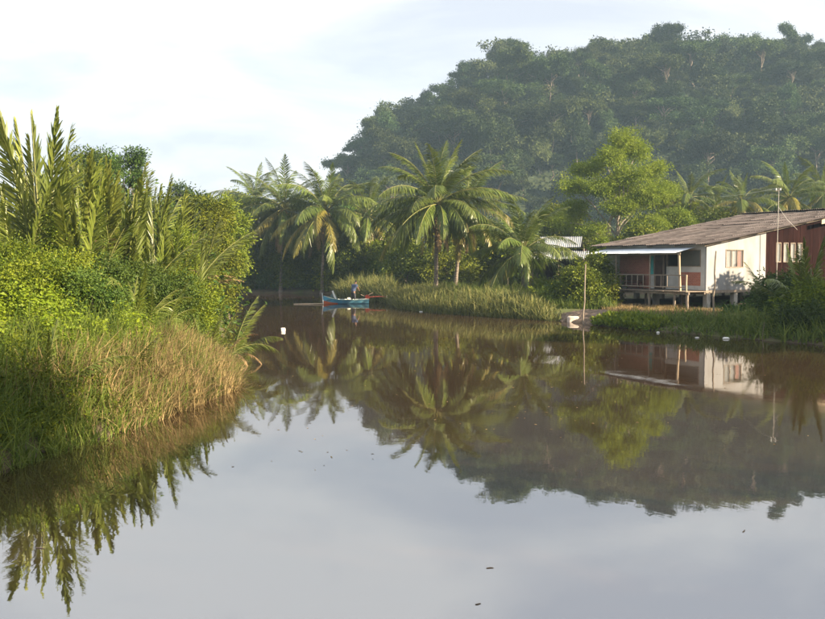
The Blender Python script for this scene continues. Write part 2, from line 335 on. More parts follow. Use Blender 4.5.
# the ones that stand out on the slope
for px, py, D, var, s, lab in ((730, 166, 243, 6, 1.15, 'pale spreading tree with forked white trunk low on the right of the hillside'),
        (760, 106, 285, 5, 1.05, 'tall tree with long bare pale trunk on the upper right of the hill'),
        (782, 92, 288, 7, 0.92, 'slender pale trunked tree right of the tallest bare trunk on the hill'),
        (775, 128, 268, 6, 0.8, 'flat topped pale tree with twisting branches below the bare trunks on the hill'),
        (690, 138, 268, 5, 0.95, 'thin straight trunked pale tree midway up the hillside'),
        (548, 205, 226, 6, 1.0, 'leaning pale trunked tree at the hill foot above the small palm')):
    p = P(px, py, D); t = hill_tree(p[0], p[1], var, (s * 0.95, s * 0.95, s * 1.25), 1.0, lab, None, min(p[2], h1(p[0], p[1]) + 3), M['hillp'], M['palebark'], 'emergent_tree')
    if 'leaning' in lab: t.rotation_euler = (0, R(-16), 0)
# the smaller, half hidden trees between them
r = np.random.default_rng(19); g = G(); cnt = 0
while cnt < 620:
    x, y = r.uniform(-48, 215), r.uniform(HB + 4, HR + 12); z = h1(x, y)
    if z < 1: continue
    v0, t0 = hill_low[int(r.integers(0, 10))]; a = r.random() * 6.28; sc = r.uniform(0.45, 0.9); c_, s_ = math.cos(a) * sc, math.sin(a) * sc
    vv = np.stack([v0[:, 0] * c_ - v0[:, 1] * s_ + x, v0[:, 0] * s_ + v0[:, 1] * c_ + y, v0[:, 2] * sc * r.uniform(0.8, 1.1) + z], 1)
    g.add(vv, np.arange(len(vv)).reshape(-1, 4), np.clip(t0 * 0.6 + 0.4 * r.random(), 0, 1)); cnt += 1
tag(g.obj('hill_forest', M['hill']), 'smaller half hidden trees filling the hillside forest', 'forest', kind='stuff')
# everything too small or too hidden to pick apart: undergrowth of the slope
r = np.random.default_rng(9); n = 100000
x = r.uniform(-50, 230, n); y = r.uniform(HB, HR + 25, n); z = hz(x, y); k = z > 1; x, y, z = x[k], y[k], z[k]; n = len(x)
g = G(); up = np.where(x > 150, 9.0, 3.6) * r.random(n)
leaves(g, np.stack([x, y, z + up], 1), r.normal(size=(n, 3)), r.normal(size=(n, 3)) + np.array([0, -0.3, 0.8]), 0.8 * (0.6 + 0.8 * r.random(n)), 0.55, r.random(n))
tag(g.obj('hill_undergrowth', leafmat('undergrowth_shade_leaf', (0.016, 0.030, 0.012), (0.035, 0.055, 0.018), 0.1, 0.6, 0.0)), 'undergrowth coloured dark as shade in the gaps between trees on the hillside', 'undergrowth', kind='stuff')  # darker leaf colour paints the shade between the crowns

# ------------------------------------------------------------------ palms
def frond_mesh(seed, a0, droop, L, nl, leafL, lw, grav, vee, mats, twist=0.5, sweep=0.6, curl=0.0, name='frond', tint0=0.0, bare=0.14, rr=0.035):
    r = np.random.default_rng(seed); g = G(); n = 14
    t = np.linspace(0, 1, n); ang = R(a0) - R(droop) * t ** 1.35
    step = L / (n - 1); px = np.concatenate([[0], np.cumsum(np.cos(ang[:-1]) * step)]); pz = np.concatenate([[0], np.cumsum(np.sin(ang[:-1]) * step)])
    py = curl * L * t ** 2; pts = np.stack([px, py, pz], 1)
    tube(g, pts, rr * (1 - 0.85 * t) * L / 5, 4, 0.5, 1, False)
    for side in (-1, 1):
        tt = np.linspace(bare, 0.995, nl) + r.normal(size=nl) * 0.004
        tt = np.clip(tt, 0.02, 1); base = np.stack([np.interp(tt, t, pts[:, i]) for i in range(3)], 1)
        Tn = unit(np.stack([np.interp(tt, t, np.gradient(pts[:, i])) for i in range(3)], 1))
        S0 = np.array([0, 1.0, 0]) * side; U = np.cross(Tn, np.array([0, 1.0, 0])); U = unit(U) * -1
        tw = twist * tt[:, None]; S = S0 * np.cos(tw) + U * np.sin(tw) * side
        sw = (sweep + 0.55 * tt ** 2)[:, None] + r.normal(size=(nl, 1)) * 0.13
        d = unit(S * np.cos(sw) + Tn * np.sin(sw) + U * vee)
        ll = leafL * np.clip(np.sin(np.clip((tt - bare) / (1 - bare) * 0.86 + 0.14, 0, 1) * math.pi) ** 0.6, 0.25, 1) * (0.75 + 0.4 * r.random(nl)) * np.where(r.random(nl) < 0.07, 0.35, 1.0); ll = ll[:, None]
        gr = np.array([0, 0, -1.0]) * grav * (0.6 + 0.8 * r.random((nl, 1)))
        mid = base + d * ll * 0.5 + gr * ll * 0.12; tip = base + d * ll * 0.93 + gr * ll * 0.62
        wv = unit(np.cross(d, U + 0.25 * r.normal(size=(nl, 3)))) * lw * 0.5
        V = np.stack([base - wv * 0.5, base + wv * 0.5, mid - wv, mid + wv, tip - wv * 0.15, tip + wv * 0.15], 1).reshape(-1, 3)
        k0 = np.arange(nl)[:, None] * 6; ti = np.clip(tint0 + 0.25 + 0.3 * tt + 0.45 * r.random(nl) - 0.15, 0, 1)
        g.add(V, k0 + np.array([[0, 1, 3, 2]]), ti, 0); _more(g, k0 + np.array([[2, 3, 5, 4]]), len(V), ti, 0)
    return g.mesh(name, mats)
COCO = []   # (base angle, meshes)
for a0, dr, gv in ((84, 22, 0.2), (70, 42, 0.35), (54, 56, 0.5), (36, 62, 0.7), (16, 62, 0.85), (-8, 50, 0.95), (-38, 34, 0.9)):
    COCO.append((a0, [frond_mesh(int(300 + a0 * 2 + s), a0, dr + 8 * s, 5.0, 92, 0.98, 0.052, gv * 0.8, 0.24, [M['palm'], M['rachis']], 0.45 - 0.45 * s, 0.62 if a0 > 0 else 1.0, 0.05 * (1 - s) * 1.3) for s in (0, 1, 2)]))
COCOY = [(a0, [frond_mesh(int(700 + a0 * 2 + s), a0, dr + 12 * s, 5.0, 76, 0.78, 0.050, gv, 0.15, [M['palmy'], M['rachis']], 0.35 - 0.7 * s) for s in (0, 1)]) for a0, dr, gv in ((30, 85, 0.8), (5, 70, 0.9), (-25, 50, 0.9))]
DEADC = frond_mesh(901, -62, 24, 4.0, 40, 0.7, 0.05, 0.9, 0.0, [M['deadf'], M['rachis']])
nut_me = None
def make_nut():
    g = G(); n, m = 6, 8; V = []
    for i in range(n + 1):
        a = i / n * math.pi
        for j in range(m): b = j / m * 6.283; V.append((0.11 * math.sin(a) * math.cos(b), 0.11 * math.sin(a) * math.sin(b), 0.15 * math.cos(a)))
    g.add(V, [(i*m+j, i*m+(j+1) % m, (i+1)*m+(j+1) % m, (i+1)*m+j) for i in range(n) for j in range(m)], 0.5, 0, True)
    return g.mesh('coconut', surf('coconut_husk', (0.30, 0.20, 0.05), (0.42, 0.30, 0.09), 6, 0.5))
nut_me = make_nut()
def palm(px, py, D, L, n, label, base_px=None, seed=0, yellow=0.15, dead=2, nuts=0, r0=0.17, lo=-50, group=None, swing=0.0):
    r = np.random.default_rng(seed); top = P(px, py, D)
    bx = P(base_px if base_px is not None else px, 280, D)[0]; by = D + r.normal() * 0.3; bz = g1(bx, by) - 0.2
    t = thing('coconut_palm', label, 'palm tree', (bx, by, bz), 0, group)
    rel = top - np.array([bx, by, bz]); k = np.linspace(0, 1, 9)[:, None]
    pts = rel * np.concatenate([k ** 1.5, k ** 1.5, k], 1); gt = G()
    tube(gt, pts, r0 * (1.0 - 0.35 * k[:, 0]) + 0.10 * np.exp(-k[:, 0] * 14), 9)
    # ringed boots under the crown
    for q in range(10):
        a = r.random() * 6.28; h = -0.1 - 0.5 * r.random(); s = np.array([math.cos(a), math.sin(a), 0]) * 0.13
        tube(gt, [rel + s * 0.5 + (0, 0, h), rel + s * 2.0 + (0, 0, h + 0.35)], [0.05, 0.02], 4)
    gt.obj('trunk', M['palmbark'], t)
    classes = [c for c in COCO if c[0] >= lo]
    for i in range(n):
        u = (i + 0.5) / n; want = 86 - (86 - lo) * u ** 0.8; a0, ms = min(classes, key=lambda c: abs(c[0] - want + r.normal() * 6))
        me = ms[int(r.integers(0, 3))]
        if u > 0.45 and r.random() < yellow: a0, ms = min(COCOY, key=lambda c: abs(c[0] - want)); me = ms[int(r.integers(0, 2))]
        az = i * 2.39996 + r.normal() * 0.2 + seed
        put('frond', me, t, rel + np.array([math.cos(az), math.sin(az), 0]) * 0.08 + (0, 0, 0.1 - 0.25 * u), (r.normal() * 0.12, -r.normal() * 0.10, az), L / 5 * (0.85 + 0.28 * r.random()) * (0.8 if u < 0.08 else 1))
    for i in range(dead):
        put('dead_frond', DEADC, t, rel + (0, 0, -0.25), (r.normal() * 0.1, 0, r.random() * 6.28), L / 5 * (0.7 + 0.3 * r.random()))
    for i in range(nuts):
        a = r.random() * 6.28; put('coconut', nut_me, t, rel + np.array([math.cos(a) * 0.28, math.sin(a) * 0.28, -0.28 - 0.25 * r.random()]), (r.normal() * 0.4, r.normal() * 0.4, 0))
    return t
palm(437, 203, 65, 5.6, 54, 'large coconut palm with full crown in the middle of the far bank', 436, 1, 0.07, 4, 9, 0.17, -36)
palm(466, 208, 70.5, 4.5, 28, 'coconut palm with yellowing fronds leaning behind the large central palm', 455, 2, 0.5, 3, 4)
palm(523, 250, 62, 5.0, 32, 'short young coconut palm in front of the tin roofed shed', 526, 3, 0.1, 2, 0, 0.24, -20)
palm(284, 208, 95, 6.2, 42, 'far coconut palm behind the mangrove, left of the one above the boat', 281, 4, 0.25, 2, 4)
palm(326, 211, 92, 6.4, 44, 'far coconut palm rising straight above the blue boat', 322, 5, 0.25, 2, 4)
palm(256, 202, 100, 5.6, 36, 'smallest and leftmost coconut palm behind the far bank bushes', 258, 6, 0.15, 1)
palm(368, 216, 94, 5.8, 38, 'coconut palm half hidden left of the large central palm', 376, 7, 0.2, 2)
palm(690, 197, 90, 4.6, 24, 'coconut palm just right of the big light green tree', 690, 8, 0.35, 1)
palm(742, 202, 84, 4.0, 26, 'small yellowish coconut palm above the middle of the house roof', 742, 9, 0.6, 1)
palm(789, 198, 88, 4.9, 30, 'round headed coconut palm behind the house roof right of the mast', 789, 10, 0.3, 1)
palm(824, 193, 92, 4.8, 24, 'coconut palm cut by the right edge of the photo behind the house', 826, 11, 0.3, 1)
palm(716, 207, 96, 4.2, 20, 'low coconut palm in the trees left of the yellowish palm', 716, 12, 0.4, 1)

NIPA = [frond_mesh(500 + i, a0, dr, 6.0, 74, 1.0, 0.070, gv, 0.42, [M['nipa'], M['rachis']], tw, 0.85, cu, bare=0.16, rr=0.032) for i, (a0, dr, gv, tw, cu) in
        enumerate(((88, 6, 0.05, 1.4, 0.01), (85, 12, 0.08, -1.3, -0.02), (82, 20, 0.12, 1.0, 0.03), (78, 30, 0.2, -0.9, -0.02), (70, 46, 0.3, 0.6, 0.04), (60, 75, 0.4, -0.4, 0.0), (50, 98, 0.5, 0.5, 0.0)))]
NIPAD = [frond_mesh(560 + i, a0, dr, 5.0, 44, 0.8, 0.06, 0.5, 0.1, [M['deadf'], M['deadf']], 0.6, rr=0.018) for i, (a0, dr) in enumerate(((70, 90), (45, 110)))]
def nipa(px, D, L, n, label, seed, spread=6, dead=1, lean=0.0, az0=None, z=None, minq=0):
    r = np.random.default_rng(seed); x = P(px, 263, D)[0]; t = thing('nipa_palm', label, 'palm', (x, D, (g1(x, D) if z is None else z) - 0.15))
    for i in range(n):
        q = min(spread, int(abs(r.normal()) * 0.45 * (spread + 1))) if i else 0
        q = max(q, minq) if minq < 3 else minq + i % (7 - minq)
        az = i * 2.39996 + r.normal() * 0.3 + seed if az0 is None else az0 + r.normal() * 0.9
        rd = 0.12 + 0.3 * r.random()
        put('frond', NIPA[q], t, (math.cos(az) * rd, math.sin(az) * rd, 0), (r.normal() * 0.06, r.normal() * 0.06 + lean, az), L / 6 * (0.78 + 0.26 * r.random()))
    for i in range(dead): put('dead_frond', NIPAD[i % 2], t, (0, 0, 0.1), (0, 0, r.random() * 6.28), L / 6 * 0.8)
    return t
nipa(44, 29.0, 7.7, 7, 'tallest nipa palm with one upright frond, near the left edge', 21, 2, 1)
nipa(8, 31.0, 5.5, 9, 'nipa palm cut by the left edge of the photo', 22, 3, 2)
nipa(24, 33.5, 5.8, 9, 'nipa palm between the left edge and the tallest upright frond', 27, 3, 1)
nipa(66, 31.5, 6.2, 9, 'nipa palm with pale feathered fronds right of the tallest frond', 23, 3, 1)
nipa(90, 33.0, 6.7, 10, 'broad nipa palm in front of the dark rounded tree on the left bank', 24, 3, 1)
nipa(112, 34.0, 6.8, 9, 'nipa palm with a reddish dead frond, left of the small round tree', 25, 4, 2)
nipa(140, 35.5, 6.2, 9, 'nipa palm with sunlit pointed fronds in the middle of the left bank', 26, 4, 2)
nipa(168, 38.0, 5.8, 9, 'nipa palm with bluish shaded fronds left of the big sunlit bush', 28, 4, 1)
nipa(186, 40.5, 5.6, 6, 'nipa palm whose long frond arches right across the big sunlit bush', 29, 6, 1, 0, 0.1)
nipa(55, 36.0, 6.4, 9, 'nipa palm seen behind the tallest frond and its pale neighbour', 38, 2, 1)
nipa(102, 38.0, 7.2, 9, 'nipa palm standing behind the broad one, under the small round tree', 39, 2, 1)
nipa(150, 41.0, 6.6, 9, 'nipa palm behind the sunlit pointed fronds of the left bank', 40, 3, 1)
nipa(16, 28.0, 4.6, 8, 'middle sized nipa palm below the left edge palms', 41, 5, 1)
nipa(80, 28.5, 4.8, 9, 'middle sized nipa palm in front of the broad tall one', 42, 5, 1)
nipa(120, 29.5, 5.0, 9, 'middle sized arching nipa palm behind the glowing young palm', 43, 5, 2)
nipa(158, 31.0, 4.8, 9, 'middle sized nipa palm with fronds leaning over the shrubs', 44, 5, 1)
nipa(190, 33.5, 4.2, 8, 'middle sized nipa palm at the foot of the tall sunlit bush', 45, 5, 1)
nipa(128, 25.0, 2.6, 9, 'young nipa palm glowing yellow green above the dry reeds', 30, 4, 1, minq=3)
nipa(150, 24.6, 2.5, 7, 'young nipa palm with fan of fronds right of the glowing one', 34, 4, 0, minq=3)
nipa(205, 26.5, 2.3, 9, 'low nipa palm at the tip of the left bank behind the dry reeds', 31, 6, 1, minq=3)
nipa(222, 28.5, 2.7, 7, 'drooping nipa palm with browned fronds hanging over the water at the left bank', 32, 6, 4, minq=3)
nipa(38, 16.8, 1.9, 6, 'small shaded nipa seedling in the vines at lower left', 33, 6, 0, minq=3)
nipa(118, 19.6, 1.6, 6, 'small dark nipa seedling above the grass of the lower left bank', 35, 6, 0, minq=3)
nipa(806, 40.5, 4.4, 14, 'shaded young palm spreading its fronds below the brown planked wall', 36, 6, 1, minq=3)
nipa(776, 42.5, 3.2, 10, 'dark young palm on the right bank left of the larger spreading one', 37, 6, 0, minq=3)

# ------------------------------------------------------------------ trees and shrubs
def shrub(px, py_top, D, rw, label, kind='bush', seed=0, leaf=None, dens=1.0, name='shrub', cat='shrub', stems=5, group=None, full=True, cr=None):
    """a leafy plant standing at photo column px and distance D, its top at photo row py_top, rw metres half wide"""
    r = np.random.default_rng(seed + 1000); top = P(px, py_top, D); x = top[0]; zb = g1(x, D) - 0.1; H = max(top[2] - zb, 0.5)
    t = thing(name, label, cat, (x, D, zb), 0, group)
    leaf = (leaf * 0.78 if leaf else max(0.08, 0.0032 * D)); lobes = []
    k = max(12, int(9 * H / rw))
    for i in range(k):
        u = (i + 0.5) / k; hh = H * ((0.08 + 0.76 * u) if full else (0.42 + 0.48 * u)); w_ = rw * (1.05 - 0.55 * u ** 1.6) * (0.7 + 0.3 * r.random()); a = i * 2.4 + r.random()
        q = rw * (0.20 + 0.30 * r.random()); w_ *= 1.12; lobes.append(((math.cos(a) * w_ * 0.6, math.sin(a) * w_ * 0.6, hh), (q, q, q * 0.8)))
    area = sum(q[0] ** 2 for _, q in lobes) * 12.6; cr = cr or max(0.28, 0.20 * rw)
    nleaf = int(dens * min(20000, 1.7 * area / (leaf * leaf * 0.55))); per = 40
    gc = G(); cc = crown(gc, r, lobes, max(20, nleaf // per), per, cr, leaf, shell=0.62)
    gs = G()
    for i in range(stems):
        c = cc[r.integers(0, len(cc))]; a = r.random() * 6.28; b = (math.cos(a) * 0.15 * rw, math.sin(a) * 0.15 * rw, 0)
        tube(gs, limb(r, b, c, 0.06), np.linspace(0.02 + 0.008 * H, 0.012, 5), 5)
    gc.obj('foliage', M[kind], t); gs.obj('stem', M['bark'], t); return t
def tree(px, py_top, D, rw, crown_frac, label, kind, seed, leaf=None, nclump=260, per=60, cr=None, trunk_r=0.2, group=None, lobes_n=12, lean=0, bark='bark', shell=0.55, spread=1.0, xy=None, H=None, lobes=None):
    r = np.random.default_rng(seed + 2000)
    if xy is None: top = P(px, py_top, D); x, y = top[0], D; zb = g1(x, y) - 0.1; H = top[2] - zb
    else: x, y = xy; zb = g1(x, y) - 0.1
    t = thing('tree', label, 'tree', (x, y, zb), 0, group); leaf = leaf * 0.8 if leaf else 0.0034 * D; per = int(per * 1.35); zc0 = H * (1 - crown_frac)
    if lobes: lobes_n = 0
    lobes = list(lobes or [])
    for i in range(lobes_n):
        u = (i + 0.5) / lobes_n; a = i * 2.4 + r.random(); prof = math.sin(math.pi * (0.18 + 0.78 * u)) ** 0.7
        w_ = rw * prof * (0.45 + 0.35 * r.random()) * spread; q = rw * (0.30 + 0.16 * r.random())
        lobes.append(((math.cos(a) * w_, math.sin(a) * w_, zc0 + (H - zc0 - q * 0.5) * u), (q, q, q * 0.75)))
    gc = G(); cc = crown(gc, r, lobes, nclump, per, (cr or rw * 0.22) * 0.8, leaf, shell=shell)
    gt = G(); tp = np.array([lean, 0, H * 0.82]); tube(gt, limb(r, (0, 0, -0.3), tp, 0, 8), np.linspace(trunk_r, trunk_r * 0.25, 8), 8)
    for (c, q) in lobes:
        h0 = H * (1 - crown_frac) * (0.7 + 0.3 * r.random()) + (c[2] - zc0) * 0.45; b = tp * h0 / tp[2]
        tube(gt, limb(r, b, c, 0.08), np.linspace(trunk_r * 0.4, 0.03, 5), 5)
        for e in cc[np.argsort(((cc - np.array(c)) ** 2).sum(1))[:14:5]]: tube(gt, limb(r, c, e, 0.05), np.linspace(0.035, 0.012, 5), 4)
    gc.obj('crown', M[kind], t); gt.obj('trunk', M[bark], t); return t

tree(618, 128, 80, 5.6, 0.80, 'big light green feathery tree between the shed and the house', 'feather', 1, 0.20, 1000, 52, 0.66, 0.24, bark='palebark', shell=0.45, lobes=[
    ((0.6, 0, 13.4), (1.5, 1.5, 1.1)), ((2.0, 0.8, 12.6), (1.3, 1.3, 0.9)), ((-0.9, -0.6, 12.0), (1.6, 1.5, 1.0)), ((-2.6, 0.4, 11.0), (1.6, 1.5, 0.9)), ((-4.2, -0.4, 9.4), (1.5, 1.5, 0.8)),
    ((2.9, -0.8, 10.8), (1.5, 1.5, 1.0)), ((0.7, -1.8, 10.4), (1.7, 1.6, 1.0)), ((-1.8, -1.6, 9.2), (1.7, 1.5, 0.9)), ((4.1, 0.3, 8.8), (1.5, 1.5, 0.9)), ((2.2, -1.9, 8.4), (1.6, 1.5, 1.0)),
    ((-3.6, 1.2, 7.4), (1.5, 1.5, 0.8)), ((-0.2, -2.2, 7.4), (1.6, 1.4, 0.9)), ((4.9, -0.6, 6.6), (1.4, 1.4, 0.9)), ((-5.0, 0.2, 6.2), (1.3, 1.3, 0.7)), ((2.6, -2.2, 5.8), (1.5, 1.4, 0.9)), ((-2.4, -1.8, 5.4), (1.6, 1.4, 0.8)), ((0.4, 1.8, 9.5), (2.0, 1.8, 1.2)), ((5.4, 0.2, 4.4), (1.4, 1.4, 0.9)), ((0.2, -2.4, 4.2), (1.5, 1.2, 0.9))])
tree(562, 205, 86, 3.4, 0.8, 'darker green tree behind the shed, left of the big light tree', 'bush', 2, 0.32, 200, 60)
tree(664, 178, 90, 3.8, 0.85, 'yellow green tree leaning against the right side of the big light tree', 'lime', 3, 0.30, 240, 60)
tree(700, 206, 84, 3.2, 0.85, 'bushy tree behind the house roof, left of the mast', 'bush', 4, 0.3, 200, 60)
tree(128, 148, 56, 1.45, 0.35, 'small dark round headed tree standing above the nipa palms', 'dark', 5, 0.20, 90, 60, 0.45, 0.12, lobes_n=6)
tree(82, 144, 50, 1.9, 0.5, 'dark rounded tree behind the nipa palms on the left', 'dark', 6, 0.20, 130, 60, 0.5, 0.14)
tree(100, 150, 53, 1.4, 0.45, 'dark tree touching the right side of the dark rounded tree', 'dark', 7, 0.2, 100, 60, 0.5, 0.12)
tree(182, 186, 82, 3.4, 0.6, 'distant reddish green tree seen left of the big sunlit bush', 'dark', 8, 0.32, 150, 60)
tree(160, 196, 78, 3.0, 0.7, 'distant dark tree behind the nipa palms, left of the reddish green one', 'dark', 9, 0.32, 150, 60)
shrub(202, 180, 50, 2.1, 'tall sunlit bush draped in vines at the bend of the left bank', 'bush', 1, 0.20, 1.3, 'vine_draped_bush', 'bush', 8)
shrub(210, 208, 54, 1.5, 'vine hung bush right of the tall sunlit bush at the bend', 'lime', 2, 0.21, 1.0, 'vine_draped_bush', 'bush', 8)
shrub(188, 230, 46, 1.6, 'leafy bush at the foot of the tall sunlit bush', 'bush', 3, 0.19, 1.0)
shrub(203, 258, 44, 1.1, 'low bush overhanging the water behind the drooping nipa palm', 'lime', 4, 0.17, 0.9)
tree(227, 198, 62, 1.7, 0.6, 'sunlit branching tree leaning over the water at the river bend', 'lime', 10, 0.24, 150, 50, 0.6, 0.12)
tree(238, 190, 108, 3.6, 0.8, 'broad green tree behind the leftmost far coconut palm', 'bush', 61, 0.34, 220, 50)
tree(304, 196, 110, 3.8, 0.8, 'broad green tree filling the gap between the two far coconut palms', 'bush', 62, 0.34, 220, 50)
tree(346, 200, 112, 3.6, 0.8, 'green tree behind the right side of the palm above the boat', 'dark', 63, 0.34, 220, 50)
tree(268, 204, 112, 3.4, 0.8, 'dark green tree behind the far palm left of the boat', 'dark', 64, 0.34, 200, 50)
# left bank shrubs among the palms; darker leaves on some paint recess shade
for i, (px, py, D, rw, kd, lab) in enumerate((
        (22, 240, 26.0, 1.2, 'bush', 'vine covered shrub below the palms at the left edge'), (68, 250, 25.5, 1.1, 'bush', 'vine covered shrub in front of the tallest nipa palm'),
        (180, 216, 37.0, 1.0, 'lime', 'sunlit leafy shrub left of the tall sunlit bush'), (62, 200, 28.2, 0.45, 'lime', 'narrow column of vines climbing the nipa stems'), (104, 254, 27.0, 1.0, 'dark', 'shrub coloured dark as recess shade between the tall nipa palms and the young ones'),
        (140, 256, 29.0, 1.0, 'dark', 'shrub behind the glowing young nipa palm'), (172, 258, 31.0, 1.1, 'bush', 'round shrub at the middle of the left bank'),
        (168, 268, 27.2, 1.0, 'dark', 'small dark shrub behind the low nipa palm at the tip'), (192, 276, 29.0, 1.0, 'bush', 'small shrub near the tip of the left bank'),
        (40, 250, 22.5, 1.3, 'bush', 'low tangled shrub on top of the vine mound'), (84, 272, 23.0, 1.1, 'dark', 'low shrub right of the vine mound top'))):
    shrub(px, py, D, rw, lab, kd, 20 + i, 0.105, 0.7)
# far bank, behind the boat
for i, (px, py, D, rw, kd, lab) in enumerate((
        (238, 232, 97.5, 3.0, 'dark', 'dark bush on the far bank next to the leaning sunlit tree'), (262, 228, 98, 3.2, 'bush', 'leafy bush on the far bank under the smallest palm'),
        (300, 236, 96, 3.2, 'bush', 'green bush on the far bank between the two far palms'), (345, 232, 93, 3.2, 'bush', 'leafy bush on the far bank right of the palm above the boat'),
        (352, 206, 104, 3.6, 'bush', 'taller green tree behind the leafy bush above the boat'), (385, 232, 92, 3.0, 'bush', 'green bush behind the reed clump by the boat'),
        (408, 240, 84, 2.8, 'bush', 'leafy bush left of the large central palm trunk'), (450, 246, 80, 2.8, 'bush', 'green bush behind the trunks of the central palms'),
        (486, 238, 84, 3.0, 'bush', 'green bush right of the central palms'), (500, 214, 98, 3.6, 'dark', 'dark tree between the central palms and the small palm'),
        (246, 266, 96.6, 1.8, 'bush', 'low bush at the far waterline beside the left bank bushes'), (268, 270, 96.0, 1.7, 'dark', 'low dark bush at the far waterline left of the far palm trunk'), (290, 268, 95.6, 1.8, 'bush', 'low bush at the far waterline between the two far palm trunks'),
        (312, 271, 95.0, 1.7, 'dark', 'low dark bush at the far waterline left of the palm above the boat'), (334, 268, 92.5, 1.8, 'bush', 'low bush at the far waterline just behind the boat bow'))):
    shrub(px, py, D, rw, lab, kd, 40 + i, 0.30, 1.0)
# right bank shrubs
for i, (px, py, D, rw, kd, lab) in enumerate((
        (594, 250, 57.5, 1.8, 'bush', 'leafy green bush left of the veranda'), (606, 232, 63, 1.2, 'lime', 'yellow green sapling rising behind the veranda corner'),
        (566, 276, 57, 1.5, 'bush', 'low green bush above the muddy landing'), (545, 280, 60, 1.3, 'lime', 'low sunlit bush in front of the shed'),
        (640, 214, 76, 2.6, 'bush', 'bush behind the left end of the house roof'), (676, 204, 80, 2.6, 'lime', 'sunlit bush behind the house roof under the yellow green tree'),
        (724, 206, 84, 2.6, 'bush', 'bush behind the roof left of the yellowish palm'), (765, 206, 88, 2.8, 'bush', 'bush behind the roof at the mast'), (812, 206, 88, 2.8, 'dark', 'bush behind the roof at the right edge'),
        (768, 298, 43, 1.2, 'dark', 'dark shrub on the right bank below the brown wall'), (788, 280, 41.5, 1.8, 'dark', 'dark shrub under the spreading young palm'), (824, 278, 38.5, 1.9, 'bush', 'leafy shrub at the right edge of the photo by the water'),
        (582, 262, 53.5, 1.5, 'bush', 'bright leafy bush between the shed and the veranda'), (558, 282, 54.0, 1.1, 'bush', 'low bush at the back of the muddy landing'), (606, 276, 54.5, 1.0, 'bush', 'low leafy bush beside the veranda stilts'), (540, 288, 55.5, 0.9, 'lime', 'low yellow green bush at the right end of the reed bed'),
        (735, 306, 45.5, 0.8, 'dark', 'small dark shrub under the white wall'), (800, 308, 37.0, 1.3, 'dark', 'low dark shrub at the waterline near the right edge'))):
    shrub(px, py, D, rw, lab, kd, 60 + i, None, 1.0)
# shade trees on the right bank
for i, (x, y, rw, H) in enumerate(((23.5, 31.0, 3.2, 8.0), (25, 36.5, 3.4, 8.0), (26, 42.0, 3.2, 7.2), (28.5, 48.2, 2.6, 5.8), (24.5, 0.2, 4.8, 16.5), (25.0, -7.0, 5.0, 16.5), (26.5, -14.0, 4.6, 15))):
    tree(0, 0, 0, rw, 0.75, 'leafy tree on the right bank outside the view, shading the near water', 'bush', 50 + i, 0.36, 420, 40, None, 0.22, 'shade trees on the right bank', xy=(x, y), H=H)

# thickets: masses nobody could count
def thicket(label, seed, pts, zr, n, leaf, kind):
    r = np.random.default_rng(seed); g = G(); lobes = []
    for (x, y) in pts:
        h = r.uniform(*zr); q = r.uniform(1.6, 2.8); lobes.append(((x, y, g1(x, y) + h), (q * 1.2, q * 1.2, q)))
        lobes.append(((x + r.normal(), y + r.normal(), g1(x, y) + h * 0.35), (q * 1.2, q * 1.2, q)))
    crown(g, r, lobes, n // 40, 40, 1.2, leaf, shell=0.6)
    tag(g.obj('thicket', M[kind]), label, 'thicket', kind='stuff')
r = np.random.default_rng(3)
def scatter(n, x0, x1, y0, y1, dmin=2.0):
    o = []
    while len(o) < n:
        x, y = r.uniform(x0, x1), r.uniform(y0, y1)
        if river_d(np.array([x]), np.array([y]))[0] > dmin and abs(x) / y < 0.62: o.append((x, y))
    return o
thicket('dense dark thicket behind the palms along the far bank', 1, scatter(90, -60, 14, 76, 135, 2.5), (1.5, 5.5), 60000, 0.42, 'bush')
thicket('dense green growth behind the shed and the house', 2, scatter(60, 8, 75, 78, 140, 2.5), (1.5, 5.5), 40000, 0.45, 'bush')
thicket('dense undergrowth behind the nipa palms on the left bank', 3, scatter(70, -42, -10, 33, 76, 1.5), (0.8, 3.4), 60000, 0.24, 'dark')

# ------------------------------------------------------------------ ground cover, reeds, grass
r = np.random.default_rng(11)
n = 340000; x = r.uniform(-26, -4.4, n); y = r.uniform(11, 36, n); d = river_d(x, y)
k = (d > 0.7) & (x / y > -0.66); x, y, d = x[k], y[k], d[k]; n = len(x)
bh = np.maximum(0.58 + 0.85 * bumpy(x, y, 0.6) + 0.5 * bumpy(x, y, 1.7), 0.08) * np.clip((d - 0.4) / 2.0, 0, 1) * 0.85 + 0.25
z = gz(x, y) + bh * r.random(n) ** 0.45
e = 0.15; nx = -(gz(x + e, y) - gz(x - e, y)) / (2 * e)
g = G(); nr = r.normal(size=(n, 3)) * 0.55 + np.stack([nx + 0.15, np.full(n, -0.1), np.ones(n)], 1)
L = 0.060 * (0.55 + 0.8 * r.random(n) + 1.3 * r.random(n) ** 6)
leaves(g, np.stack([x, y, z], 1), r.normal(size=(n, 3)) * np.array([1, 1, 0.35]) + np.array([0.25, -0.1, -0.15]), nr, L, L * 0.8, np.clip(0.5 + 0.3 * bumpy(x, y, 2.3) + 0.3 * (r.random(n) - 0.5), 0, 1))
tag(g.obj('vine_cover', M['vine']), 'bright green creeping vines smothering the mound of the left bank', 'vines', kind='stuff')

